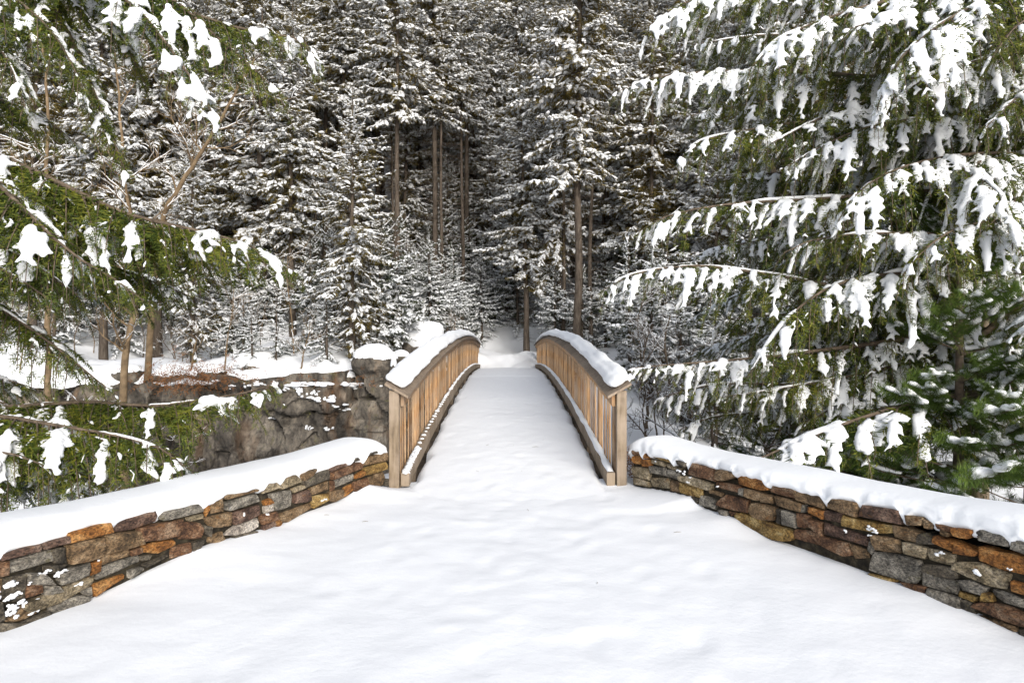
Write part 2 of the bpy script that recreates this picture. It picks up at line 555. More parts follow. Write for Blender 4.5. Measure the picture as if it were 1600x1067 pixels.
LEFT_B = """o 125 500 150 480 170 520 140 580|b 175 470 250 450 260 540 185 555|b 255 430 520 370 510 400 280 455|g 280 480 490 415 510 470 310 535 275 525|b 130 590 310 550 310 640 180 660|p 330 550 520 495 525 565 350 635
w 350 645 500 595 515 650 400 715 280 710|b 170 715 250 690 275 740 230 785 155 760|d 110 640 165 650 160 720 120 690|d 325 720 490 680 490 710 360 755|t 545 350 640 325 670 370 550 415|t 680 310 780 285 820 330 680 385
b 820 280 915 240 900 280 830 320|d 840 320 1005 240 1015 310 850 365|p 1015 235 1140 185 1150 210 1020 260|r 1030 265 1250 190 1255 235 1040 310|b 1260 160 1430 125 1440 180 1270 220|y 1265 235 1420 190 1425 240 1280 285
d 1165 165 1225 150 1235 175 1170 190|d 1290 125 1370 110 1370 125 1300 145|g 590 420 745 390 740 500 640 530|o 550 470 595 450 620 480 560 500|w 555 510 615 480 625 535 560 555|p 765 425 870 390 880 465 770 480
t 755 380 850 350 860 375 770 410|b 880 380 1005 325 1010 385 885 430|r 525 570 640 545 650 600 540 635|b 670 560 890 480 900 520 720 620 680 610|o 630 615 660 595 685 625 650 660|y 895 440 1005 415 1010 465 905 520
r 1030 325 1055 325 1060 385 1030 400|g 1060 310 1190 275 1190 320 1075 370|b 1020 405 1120 385 1130 440 1060 475 1020 460|o 1125 375 1180 345 1195 390 1130 435|r 1190 335 1290 305 1300 350 1210 405|b 1310 300 1400 260 1415 300 1400 360 1320 355
o 1200 290 1260 250 1260 285 1200 310|d 1410 310 1460 310 1455 360 1410 360|t 0 585 110 560 110 590 20 615|p 550 640 625 605 640 640 540 680"""
RIGHT_A = """r 85 110 155 125 165 160 100 155|o 95 165 160 165 155 225 100 215|o 185 140 235 140 245 180 190 180|o 170 190 240 190 245 245 175 240|y 250 155 415 185 400 210 260 175|t 250 185 340 205 360 245 250 215
t 370 220 490 255 470 285 370 250|d 450 190 525 215 520 250 460 225|r 570 220 740 265 745 355 640 330 535 300|b 755 265 905 290 890 325 800 355 755 340|o 920 295 1155 355 1160 425 1100 425 925 380|r 1175 375 1370 420 1365 490 1180 440
b 1375 430 1585 480 1590 570 1380 505|t 100 245 228 260 230 350 105 315|g 235 240 350 250 365 320 240 290|g 370 265 460 290 455 345 370 325|t 235 330 385 335 390 415 250 400|b 395 350 460 365 465 445 395 430|t 470 315 570 325 725 380 720 420 680 425 465 350
r 745 360 940 400 935 445 760 405|y 470 370 640 410 640 490 470 445|b 700 420 800 450 790 480 700 450|g 640 470 745 500 740 580 625 540|d 555 475 620 490 610 540 575 520|r 830 465 1000 505 1000 600 760 545 760 520|b 985 415 1120 455 1110 500 1060 505 980 470
b 1122 455 1200 480 1205 530 1115 515|g 945 410 975 415 970 470 935 460|b 1215 475 1420 530 1420 600 1225 545|b 1030 525 1215 560 1220 650 1170 665 1060 640 1015 590|y 885 620 960 610 1290 715 1365 760 1330 815 1200 815 930 690|d 1230 575 1265 580 1265 690 1235 680
g 1280 580 1380 620 1385 715 1275 695|r 1385 605 1490 625 1470 720 1395 710|o 1485 560 1600 590 1600 650 1490 600|r 1490 650 1580 680 1580 770 1490 710|r 1370 730 1570 760 1590 860 1360 800|g 780 580 840 590 840 630 790 620|r 850 590 910 600 870 630
b 1200 820 1340 890 1350 920 1270 890|g 1430 540 1460 570 1450 600 1425 600|t 100 325 225 360 240 400 110 380"""
RIGHT_B = """b 75 75 270 110 280 150 265 205 70 145|p 310 125 555 165 580 260 290 200|p 0 165 160 180 160 250 0 215|y 175 195 260 225 500 270 500 320 410 325 170 270|p 45 250 130 280 350 345 335 410 40 330|r 35 345 205 390 245 470 180 475 35 410
b 225 400 330 430 360 490 260 495|g 365 365 395 430 370 470 345 440|b 370 335 550 365 580 460 400 435|g 385 455 560 470 700 515 715 580 690 670 540 640 360 575|b 510 265 700 320 680 390 520 350|d 700 330 760 320 830 395 690 390
t 605 385 760 420 750 500 610 460|t 765 425 950 470 935 545 770 505|b 610 195 730 215 720 270 620 265|b 735 225 800 250 790 295 735 285|r 820 255 930 285 920 315 830 290|o 930 285 1075 300 1040 360 950 340|o 820 340 960 390 945 450 810 385
o 965 392 1110 450 1090 480 955 455|g 1090 285 1200 325 1310 350 1310 415 1100 375|g 1345 370 1480 390 1480 480 1340 430|o 1125 420 1250 450 1480 500 1480 620 1270 570 1120 510|d 735 535 950 560 970 630 900 635 740 585
g 730 590 970 655 970 745 735 680|t 970 520 1120 530 1330 610 1290 705 1180 690 945 570|g 980 650 1060 650 1180 700 1150 755 1010 715|y 985 725 1110 765 1090 800 980 760|g 1210 705 1423 780 1420 840 1290 800 1215 750|y 1150 730 1210 740 1230 795 1140 790
r 1110 805 1240 805 1423 870 1500 900 1500 985 1300 925 1090 830|o 1350 650 1480 690 1480 755 1360 720|g 770 705 990 770 1000 850 960 850 770 750|d 990 780 1080 800 1100 890 1000 860|b 1215 915 1370 965 1380 1000 1230 950|b 1120 890 1220 930 1370 1000 1340 1020 1200 960
r 580 660 750 690 750 740 640 710|d 1390 990 1500 985 1500 1060 1385 1025|y 355 600 560 650 520 670 400 630|b 840 300 920 320 900 350 850 340"""


def digit(txt, ox, oy, sc):
    out = []
    for row in txt.replace('\n', '|').split('|'):
        t = row.split()
        c = [float(k) for k in t[1:]]
        out.append((CK[t[0]], [(ox + c[i] / sc, oy + c[i + 1] / sc) for i in range(0, len(c), 2)]))
    return out


def build_wall(sgn, data, label, lip):
    org = np.array([sgn * WALL_A, 7.42, 0.0])
    U = nrm(np.array([sgn * WALL_K, -1.0, 0]))
    N = np.array([-sgn * abs(U[1]), -abs(U[0]), 0.0])          # towards the path
    UP = np.array([0, 0, 1.0])
    root = thing('stone_wall', label, 'stone wall', org)
    rng = np.random.default_rng(31 if sgn < 0 else 32)
    polys = []
    for colr, pts in data:
        uv = []
        for px, py in pts:
            k = abs((px - CX) / FPX)
            y = (WALL_A + WALL_K * 7.42) / (k + WALL_K)
            uv.append(((7.42 - y) * math.hypot(1, WALL_K), EYE - (py - HY) / FPX * y))
        polys.append((colr, np.array(uv)))
    # the wall runs on beside and behind the camera: plain courses
    umax = 4.05
    for row, (z0, z1) in enumerate(((-0.12, 0.02), (0.03, 0.14), (0.155, 0.27), (0.28, 0.41))):
        u = umax + rng.uniform(-.05, .1)
        while u < 7.0:
            w = rng.uniform(.16, .38)
            polys.append((['brown', 'rust', 'grey', 'dark', 'tan', 'orange', 'purple'][rng.integers(7)],
                          np.array([(u, z0), (u + w, z0 + rng.uniform(-.015, .015)), (u + w - rng.uniform(0, .03), z1), (u + .01, z1 + rng.uniform(-.015, .015))])))
            u += w + 0.015
    # footing course under the snow, seen where the drift is low
    u = 0.02
    while u < umax:
        w = rng.uniform(.14, .36)
        polys.append((['brown', 'dark', 'grey', 'rust'][rng.integers(4)], np.array([(u, -.20), (u + w, -.20), (u + w, -.055), (u, -.05)])))
        u += w + 0.015
    for colr, uv in polys:
        c = uv.mean(0)
        ar = 0.5 * np.sum(uv[:, 0] * np.roll(uv[:, 1], -1) - np.roll(uv[:, 0], -1) * uv[:, 1])
        if ar < 0:
            uv = uv[::-1]
        uv = c + (uv - c) * 1.085
        nx = np.roll(uv, -1, 0)
        mid = (uv + nx) / 2
        size = math.sqrt(abs(ar))
        dirn = nrm(mid - c)
        mid = mid + dirn * rng.uniform(-0.02, 0.035, (len(mid), 1)) * size
        cut = c + (uv - c) * (1 - rng.uniform(0.0, 0.10, (len(uv), 1)))
        ring = np.stack([cut, mid], 1).reshape(-1, 2)
        n = len(ring)
        ht = rng.uniform(0.010, 0.046)
        bev = min(0.012, 0.11 * size)
        inn = c + (ring - c) * (1 - bev / np.maximum(np.linalg.norm(ring - c, axis=1, keepdims=True), 0.02)).clip(0.4, 1)
        tilt = rng.uniform(-.10, .10, 2)
        lv = lambda p, h: p[:, :1] * U + p[:, 1:] * UP + (h + (p - c) @ tilt)[:, None] * N
        h1 = ht - bev * 0.9 + rng.uniform(-.004, .004, n)
        h2 = ht + rng.uniform(-.006, .006, n)
        cen = c + rng.uniform(-.15, .15, 2) * size
        V = np.concatenate([lv(ring, np.full(n, -0.07)), lv(ring, h1), lv(inn, h2), lv(cen[None], np.array([ht + rng.uniform(-.003, .012)]))])
        if sgn > 0:
            pass
        q, t = [], []
        for i in range(n):
            j = (i + 1) % n
            q += [[i, j, n + j, n + i], [n + i, n + j, 2 * n + j, 2 * n + i]]
            t.append([2 * n + i, 2 * n + j, 3 * n])
        if sgn > 0:
            q = [f[::-1] for f in q]; t = [f[::-1] for f in t]
        a = Acc()
        a.add(V, q, 0, False)
        a.add(V, np.array(t), 0, False)
        a.build('stone', SM[colr], root)
    # core
    a = Acc()
    hw = 0.50
    us = np.linspace(0.03, 7.2, 60)
    prof = [(-0.012, -0.6), (-0.012, 0.335), (-0.05, 0.40), (-hw, 0.40), (-hw, -1.6)]
    V = np.array([[u * U + z * UP + (d + (0.008 * vn2(u * 9, z * 9, 3) if d > -0.1 else 0)) * N for d, z in prof] for u in us])
    k = len(prof)
    idx = np.arange(len(us) * k).reshape(len(us), k)
    q = np.stack([idx[:-1, :-1], idx[1:, :-1], idx[1:, 1:], idx[:-1, 1:]], -1).reshape(-1, 4)
    a.add(V.reshape(-1, 3), q, 0, False)
    a.add(V[0], [[0, 1, 2, 3, 4]], 0)
    a.build('mortar_core', M['mortar'], root)
    # snow cap: a rounded blanket, its lip sagging between the top stones
    us = np.arange(-0.05, 7.25, 0.02)
    eu = np.arange(-0.1, 7.3, 0.01)
    env = np.full(len(eu), 0.33)
    for _, uv in polys:
        for e0, e1 in zip(uv, np.roll(uv, -1, 0)):
            lo, hi = sorted((e0[0], e1[0]))
            m_ = (eu >= lo) & (eu <= hi)
            if m_.any():
                env[m_] = np.maximum(env[m_], np.interp(eu[m_], [lo, hi], [e0[1], e1[1]] if e0[0] <= e1[0] else [e1[1], e0[1]]))
    env = np.clip(env, np.interp(eu, lip[0], lip[1]) - 0.06, np.interp(eu, lip[0], lip[1]) + 0.05) + 0.004
    env = np.convolve(np.pad(env, 3, mode='edge'), np.ones(7) / 7, 'valid')
    th = np.linspace(0, 1, 21)
    V = []
    for u in us:
        e = sst(-0.06, 0.18, u) ** 0.6 if u < 0.2 else 1.0
        lipz = float(np.interp(u, eu, env)) + 0.006 * vn2(u * 19, 4, 22)
        thick = 0.165 + 0.036 * vn2(u * 0.7, 5, 23) + 0.012 * vn2(u * 1.9, 6, 24)
        front = 0.030 + 0.026 * vn2(u * 1.6, 7, 25) + 0.010 * vn2(u * 8, 7, 26)
        sag = lipz - 0.022
        lips = float(np.interp(u, lip[0], lip[1]))
        top = lips + thick * (0.35 + 0.65 * e)
        ring = [(-0.03, sag - 0.02), (-0.004, sag), (front - 0.020, lipz - 0.008), (front - 0.006, lipz + 0.008), (front, lipz + 0.03)]
        for t in np.linspace(0, 1, 16):
            ang = t * math.pi
            dd = front - 0.01 - (hw + front + 0.02) * (0.5 - 0.5 * math.copysign(abs(math.cos(ang)) ** 0.72, math.cos(ang)))
            lz = lipz + (lips - lipz) * min(1.0, t / 0.22)
            zz = lz + 0.040 + (top - lz - 0.040) * (math.sin(ang) ** 0.55) * (1.0 - 0.10 * t)
            ring.append((dd, zz))
        ring += [(-hw - 0.04, 0.36), (-hw + 0.05, 0.33)]
        V.append([u * U + z * UP + (d + 0.006 * vn2(u * 11, z * 11 + d * 9, 27)) * N for d, z in ring])
    V = np.array(V)
    k = V.shape[1]
    idx = np.arange(V.shape[0] * k).reshape(V.shape[0], k)
    q = np.stack([idx[:-1, :-1], idx[1:, :-1], idx[1:, 1:], idx[:-1, 1:]], -1).reshape(-1, 4)
    if sgn > 0:
        q = q[:, ::-1]
    a = Acc()
    V[0] = V[0] * 0.6 + V[0].mean(0) * 0.4
    a.add(V.reshape(-1, 3), q, 0, True)
    cen = V[0].mean(0)
    a.add(np.concatenate([V[0], cen[None]]), [[i, i + 1, k] for i in range(k - 1)], 0, True)
    a.build('snow_cap', M['snow'], root)
    # snow stuck to the face and caught on ledges of the stones
    a = Acc()
    spots = []
    if sgn < 0:
        for _ in range(34):
            spots.append((3.98 - abs(rng.normal(0, .27)), .06 + .22 * rng.random() ** .7, .004 + .014 * rng.random() ** 2.5))
        for _ in range(6):
            spots.append((rng.uniform(.3, 3.6), rng.uniform(.1, .36), rng.uniform(.005, .011)))
    else:
        for _ in range(14):
            spots.append((rng.uniform(.3, 4.0), rng.uniform(.24, .38), rng.uniform(.005, .013)))
    for u, z, r in spots:
        c0 = u * U + z * UP + 0.028 * N
        cc = c0.copy()
        for kk in range(9):
            cc = cc + U * rng.normal(0, r * .9) + UP * rng.normal(0, r * .55)
            blob(a, cc, (r * rng.uniform(.5, 1.2), 0.009, r * rng.uniform(.3, .8)), U, N, rng)
    s = a.build('stuck_snow', M['snow'], root)
    s['kind'] = 'stuff'
    return root


def ico(sub):
    t = (1 + 5 ** 0.5) / 2
    v = [(-1, t, 0), (1, t, 0), (-1, -t, 0), (1, -t, 0), (0, -1, t), (0, 1, t), (0, -1, -t), (0, 1, -t), (t, 0, -1), (t, 0, 1), (-t, 0, -1), (-t, 0, 1)]
    f = [(0, 11, 5), (0, 5, 1), (0, 1, 7), (0, 7, 10), (0, 10, 11), (1, 5, 9), (5, 11, 4), (11, 10, 2), (10, 7, 6), (7, 1, 8), (3, 9, 4), (3, 4, 2), (3, 2, 6), (3, 6, 8), (3, 8, 9), (4, 9, 5), (2, 4, 11), (6, 2, 10), (8, 6, 7), (9, 8, 1)]
    v = [tuple(nrm(np.array(p))) for p in v]
    for _ in range(sub):
        mid, nf = {}, []

        def m(i, j):
            k = (min(i, j), max(i, j))
            if k not in mid:
                v.append(tuple(nrm((np.array(v[i]) + np.array(v[j])) / 2)))
                mid[k] = len(v) - 1
            return mid[k]
        for A, B, C in f:
            x, y, z = m(A, B), m(B, C), m(C, A)
            nf += [(A, x, z), (B, y, x), (C, z, y), (x, y, z)]
        f = nf
    return np.array(v), np.array(f)


ICO = {k: ico(k) for k in (1, 2, 3, 4)}


def blob(a, c, rad, U, N, rng, sub=1, mat=0):
    v, f = ICO[sub]
    W = np.array([0, 0, 1.0])
    v = v * (1 + 0.18 * rng.standard_normal((len(v), 1))) if sub == 1 else v * (1 + 0.25 * vn3(v * 1.6 + rng.uniform(0, 50), 3)[:, None])
    a.add(c + v[:, :1] * rad[0] * U + v[:, 1:2] * rad[1] * N + v[:, 2:] * rad[2] * W, f, mat, True)


ZA = digit(LEFT_A, 0, 780, 4.85) + digit(LEFT_B, 290, 680, 4.571)
ZB = digit(RIGHT_A, 970, 680, 5.0) + digit(RIGHT_B, 1280, 760, 4.447)
wall_l = build_wall(-1, ZA, 'snow capped dry stone wall running in from the left to the bridge post', ([0, 1.0, 2.2, 3.3, 4.2, 7], [.385, .395, .41, .435, .45, .42]))
wall_r = build_wall(1, ZB, 'snow capped stone wall of orange and grey stones on the right of the path', ([0, .6, 1.2, 2.2, 3.0, 3.8, 4.3, 7], [.41, .405, .425, .45, .48, .51, .50, .43]))

# ------------------------------------------------------------------ the arched footbridge
Y0, Y1, YM, RISE = 7.43, 28.2, 17.8, 0.44


def arch(y):
    return RISE * (1 - ((np.asarray(y, float) - YM) / (YM - Y0)) ** 2)


def wood_mat(name, stops, grey):
    m, n, l, b = new_mat(name)
    oi = n.new('ShaderNodeObjectInfo')
    v = coords(n, l, (14, 14, 1.1))
    ad = n.new('ShaderNodeVectorMath'); ad.operation = 'ADD'
    cb = n.new('ShaderNodeCombineXYZ')
    mu = n.new('ShaderNodeMath'); mu.operation = 'MULTIPLY'; mu.inputs[1].default_value = 37
    l.new(oi.outputs['Random'], mu.inputs[0]); l.new(mu.outputs[0], cb.inputs[0]); l.new(mu.outputs[0], cb.inputs[2])
    l.new(v, ad.inputs[0]); l.new(cb.outputs[0], ad.inputs[1])
    a = noise(n, l, 2.2, 7, ad.outputs[0], 0.65, 0.5)
    r = ramp(n, stops)
    l.new(a.outputs[0], r.inputs[0])
    h = n.new('ShaderNodeHueSaturation')
    mr = n.new('ShaderNodeMapRange'); mr.inputs[3].default_value = 0.42; mr.inputs[4].default_value = 1.25
    l.new(oi.outputs['Random'], mr.inputs[0]); l.new(mr.outputs[0], h.inputs['Value'])
    l.new(r.outputs[0], h.inputs['Color'])
    w = noise(n, l, 2.6, 4, coords(n, l), 0.6)
    wr = ramp(n, [(0.42, (0, 0, 0)), (0.62, (1, 1, 1))])
    l.new(w.outputs[0], wr.inputs[0])
    sc = n.new('ShaderNodeMath'); sc.operation = 'MULTIPLY'; sc.inputs[1].default_value = grey
    l.new(wr.outputs[0], sc.inputs[0])
    mx = n.new('ShaderNodeMix'); mx.data_type = 'RGBA'
    l.new(sc.outputs[0], mx.inputs[0]); l.new(h.outputs[0], mx.inputs[6]); mx.inputs[7].default_value = (0.27, 0.215, 0.165, 1)
    l.new(mx.outputs[2], b.inputs['Base Color'])
    b.inputs['Roughness'].default_value = 0.75
    bump(n, l, a.outputs[0], b, 0.5, 0.006)
    return m


M['wood'] = wood_mat('weathered_cedar', [(0.27, (0.13, 0.065, 0.027)), (0.45, (0.30, 0.165, 0.075)), (0.58, (0.42, 0.265, 0.14)), (0.75, (0.53, 0.38, 0.24))], 0.7)
M['grey_wood'] = wood_mat('grey_weathered_wood', [(0.25, (0.085, 0.062, 0.042)), (0.5, (0.20, 0.15, 0.10)), (0.75, (0.34, 0.27, 0.19))], 0.8)
M['cap_wood'] = wood_mat('silvered_board', [(0.25, (0.06, 0.046, 0.034)), (0.5, (0.15, 0.115, 0.085)), (0.75, (0.28, 0.22, 0.165))], 0.4)
M['dark_wood'] = wood_mat('dark_wet_wood', [(0.25, (0.03, 0.022, 0.016)), (0.5, (0.075, 0.055, 0.038)), (0.75, (0.15, 0.115, 0.08))], 0.25)


def sweep(a, prof, ys, zf, mat=0, smooth=False, wob=0.0):
    ys = np.asarray(ys, float)
    prof = np.asarray(prof, float)
    k = len(prof)
    V = np.zeros((len(ys), k, 3))
    V[..., 0] = prof[None, :, 0]; V[..., 1] = ys[:, None]
    V[..., 2] = prof[None, :, 1] + zf(ys)[:, None]
    if wob:
        V[..., 0] += wob * vn2(ys * 1.7, ys * 0 + 3, 41)[:, None]; V[..., 2] += wob * vn2(ys * 1.3, ys * 0 + 5, 42)[:, None]
    idx = np.arange(len(ys) * k).reshape(len(ys), k)
    A = idx[:-1]; B = np.roll(A, -1, 1); C = idx[1:]; D = np.roll(C, -1, 1)
    a.add(V.reshape(-1, 3), np.stack([A, B, D, C], -1).reshape(-1, 4), mat, smooth)
    a.add(V[0], [list(range(k))[::-1]], mat); a.add(V[-1], [list(range(k))], mat)


bridge = thing('footbridge', 'arched wooden footbridge with baluster railings, deep snow on deck and handrails', 'footbridge', (0, Y0, 0))
off = np.array([0, Y0, 0])
ys = np.linspace(Y0 + 0.02, Y1, 72)
L = lambda yy: arch(yy + Y0)
yl = ys - Y0
a = Acc(); sweep(a, [(-1.30, -0.22), (1.30, -0.22), (1.30, -0.14), (-1.30, -0.14)], yl, L)
a.build('deck', M['dark_wood'], bridge)
for s in (-1, 1):
    a = Acc(); sweep(a, [(s * 1.02, -0.75), (s * 1.18, -0.75), (s * 1.18, -0.225), (s * 1.02, -0.225)], yl, L)
    a.build('girder', M['grey_wood'], bridge)
    # kerb beam, top rail, tilted handrail board
    a = Acc(); sweep(a, [(s * 1.075, 0.02), (s * 1.165, 0.02), (s * 1.165, 0.165), (s * 1.08, 0.165), (s * 1.075, 0.16)], np.linspace(0.0, Y1 - Y0 - .05, 72), L, wob=0.004)
    a.build('kerb_beam', M['grey_wood'], bridge)
    for yb in np.arange(0.6, 20.5, 1.36):
        a = Acc(); box(a, s * 1.085, s * 1.15, yb, yb + 0.15, float(arch(yb + Y0)) - 0.138, float(arch(yb + Y0)) + 0.022)
        a.build('spacer_block', M['dark_wood'], bridge)
    a = Acc(); sweep(a, [(s * 1.135, 0.885), (s * 1.172, 0.885), (s * 1.172, 1.022), (s * 1.135, 1.008)], np.linspace(0.03, Y1 - Y0 - .05, 72), L, wob=0.003)
    a.build('top_rail', M['wood'], bridge)
    b_ = np.linspace(-0.06, Y1 - Y0 + .03, 6)
    for i in range(5):
        a = Acc()
        sweep(a, [(s * 1.075, 1.010), (s * 1.082, 0.986), (s * 1.335, 1.128), (s * 1.328, 1.152)], np.linspace(b_[i], b_[i + 1] - 0.008, 16), L, wob=0.004)
        a.build('handrail_board', M['cap_wood'], bridge)
    # balusters, every sixth a stouter post
    ya = np.arange(0.13, Y1 - Y0 - 0.1, 0.215)
    bal_me = post_me = None
    for i, yb in enumerate(ya):
        z = float(arch(yb + Y0))
        if i % 6 == 0:
            if post_me is None:
                t_ = Acc(); bbox(t_, 0, s * 0.05, -0.035, 0.035, -0.36, 1.04, 0.004) if s > 0 else bbox(t_, -0.05, 0, -0.035, 0.035, -0.36, 1.04, 0.004)
                post_me = t_.mesh('rail_post', M['wood'])
            o = link('rail_post', post_me, bridge)
            o.location = (s * 1.176, yb, z)
        else:
            if bal_me is None:
                t_ = Acc(); bbox(t_, -0.008, 0.008, -0.02, 0.02, -0.2, 1.03, 0.002)
                bal_me = t_.mesh('baluster', M['wood'])
            o = link('baluster', bal_me, bridge)
            o.location = (s * 1.196 + _fr.uniform(-.003, .003), yb + _fr.uniform(-.006, .006), z + _fr.uniform(-.01, .01))
            o.rotation_euler = (_fr.uniform(-.006, .006), _fr.uniform(-.005, .005), _fr.uniform(-.06, .06))
    # the end posts
    for yb in (-0.03, Y1 - Y0 - 0.06):
        t_ = Acc(); bbox(t_, min(s * 1.182, s * 1.29), max(s * 1.182, s * 1.29), yb, yb + 0.09, -0.45, 1.06, 0.006)
        t_.build('end_post', M['grey_wood'], bridge)
# snow on the deck
xs = np.linspace(-1.06, 1.06, 55)
yy = np.concatenate([np.arange(6.0, 14, 0.05), np.arange(14, 28.9, 0.10)])
X, Y = np.meshgrid(xs, yy)
ar_ = np.where(Y < 18, RISE * (1 - ((Y - YM) / (YM - Y0)) ** 2), arch(Y))
base = np.where(Y < 18, 0.5 * (ar_ + np.sqrt(ar_ ** 2 + 0.0225)) - 0.030, arch(Y)) + 0.012 * sst(7.0, 8.4, Y) - 0.045 * (1 - sst(6.0, 7.7, Y)) - 0.14 * sst(28.3, 28.8, Y)
edge = 1.055 + 0.035 * vn2(Y * 2.2, np.sign(X) * 5.0, 51) + 0.018 * vn2(Y * 7, np.sign(X) * 5.0, 52)
f = np.clip((np.abs(X) - edge + 0.10) / 0.10, 0, 1.6)
Z = base + trampled(X, Y) * 0.8 + 0.02 * (1 - (X / 1.0) ** 2) * sst(7, 9, Y) - 0.09 * f ** 2.2 * sst(7.0, 7.7, Y)
a = Acc()
idx = np.arange(X.size).reshape(X.shape)
a.add(np.stack([X, Y - Y0, np.maximum(Z, np.where(Y < 7.7, -1, arch(Y) - 0.20))], -1).reshape(-1, 3), np.stack([idx[:-1, :-1], idx[:-1, 1:], idx[1:, 1:], idx[1:, :-1]], -1).reshape(-1, 4), 0, True)
a.build('deck_snow', M['ground_snow'], bridge)
# snow on the handrails: lumpy, pushed outwards on the right
rng = np.random.default_rng(77)
for s in (-1, 1):
    a = Acc()
    n = 230
    yv = np.linspace(-0.02, Y1 - Y0 + 0.0, n)
    for dx, dz, wr, hr in ((1.285, 1.175, 0.085, 0.058), (1.215, 1.135, 0.085, 0.060), (1.16, 1.10, 0.075, 0.046)):
        w = wr * (1 + 0.28 * vn2(yv * 1.9, yv * 0 + dx * 40 * s, 61) + 0.15 * vn2(yv * 5, yv * 0 + dx, 62))
        h = hr * (1 + 0.30 * vn2(yv * 1.5, yv * 0 + dx * 50 * s, 63) + 0.2 * vn2(yv * 4.2, yv * 0 + dx, 64))
        if s > 0 and dx < 1.2:
            keep_ = np.clip(0.7 + 0.9 * vn2(yv * 0.7, yv * 0 + 2, 65) - 0.55 * sst(2.5, 6, yv), 0.05, 1)
            w, h = w * keep_, h * keep_
        w[[0, -1]] *= 0.1; h[[0, -1]] *= 0.1; w[[1, -2]] *= .75; h[[1, -2]] *= .75
        P = np.stack([s * (dx + 0.012 * vn2(yv * 3, yv * 0 + 9, 66)), yv, L(yv) + dz], -1)
        tubes(a, P, w, h, 8, lift=0.25)
    me = remesh(a, 'handrail_snow', M['snow'], 0.024, 3, 0.4)
    link('handrail_snow', me, bridge)
    # snow lying on the kerb, between the balusters
    a = Acc()
    if s < 0:
        for yb in ya:
            r = rng.uniform(.5, 1.1)
            blob(a, np.array([s * 1.125, yb + 0.105, float(arch(yb + Y0)) + 0.168]), (0.036 * r, 0.045 * r, 0.025 * r), np.array([1., 0, 0]), np.array([0, 1., 0]), rng)
        for yb in np.linspace(.02, 1.0, 14):
            blob(a, np.array([s * 1.115, yb, float(arch(yb + Y0)) + 0.168]), (0.04, 0.06, 0.022), np.array([1., 0, 0]), np.array([0, 1., 0]), rng)
    else:
        yv = np.linspace(0.03, Y1 - Y0 - .1, 200)
        h = 0.028 * (1 + 0.4 * vn2(yv * 2.2, yv * 0, 67)); h[[0, -1]] = .004
        tubes(a, np.stack([s * 1.122 + 0 * yv, yv, L(yv) + 0.168], -1), 0.040 * (1 + 0.25 * vn2(yv * 3, yv * 0, 68)), h, 8)
    a.build('kerb_snow', M['snow'], bridge)['kind'] = 'stuff'

# ------------------------------------------------------------------ the rock ledge over the stream, boulders
M['rock'] = None
m, n, l, b = new_mat('ledge_rock')
v = coords(n, l, (1, 1, 0.55))
n1 = noise(n, l, 1.1, 8, v, 0.66, 0.8)
r1 = ramp(n, [(0.36, (0.022, 0.019, 0.016)), (0.49, (0.085, 0.074, 0.062)), (0.59, (0.16, 0.14, 0.115)), (0.72, (0.28, 0.245, 0.20))])
l.new(n1.outputs[0], r1.inputs[0])
n2 = noise(n, l, 9, 6, v, 0.75, 0.3)
r2 = ramp(n, [(0.35, (0.35, 0.35, 0.35)), (0.5, (1, 1, 1)), (0.68, (1.45, 1.4, 1.3))])
l.new(n2.outputs[0], r2.inputs[0])
mx = n.new('ShaderNodeMix'); mx.data_type = 'RGBA'; mx.blend_type = 'MULTIPLY'; mx.inputs[0].default_value = 0.85
l.new(r1.outputs[0], mx.inputs[6]); l.new(r2.outputs[0], mx.inputs[7])
n3 = noise(n, l, 0.8, 4, coords(n, l, (1.6, 1, 0.5)), 0.6, 0.5)
r3 = ramp(n, [(0.58, (0, 0, 0)), (0.72, (0.45, 0.45, 0.45))])
l.new(n3.outputs[0], r3.inputs[0])
mx2 = n.new('ShaderNodeMix'); mx2.data_type = 'RGBA'
l.new(r3.outputs[0], mx2.inputs[0]); l.new(mx.outputs[2], mx2.inputs[6]); mx2.inputs[7].default_value = (0.17, 0.09, 0.042, 1)
n4 = noise(n, l, 2.0, 5, coords(n, l), 0.7, 0.3)
r4 = ramp(n, [(0.60, (0, 0, 0)), (0.70, (0.6, 0.6, 0.6))])
l.new(n4.outputs[0], r4.inputs[0])
mx3 = n.new('ShaderNodeMix'); mx3.data_type = 'RGBA'
l.new(r4.outputs[0], mx3.inputs[0]); l.new(mx2.outputs[2], mx3.inputs[6]); mx3.inputs[7].default_value = (0.17, 0.16, 0.055, 1)
l.new(mx3.outputs[2], b.inputs['Base Color'])
b.inputs['Roughness'].default_value = 0.85
bump(n, l, n2.outputs[0], b, 0.9, 0.06)
M['rock'] = m


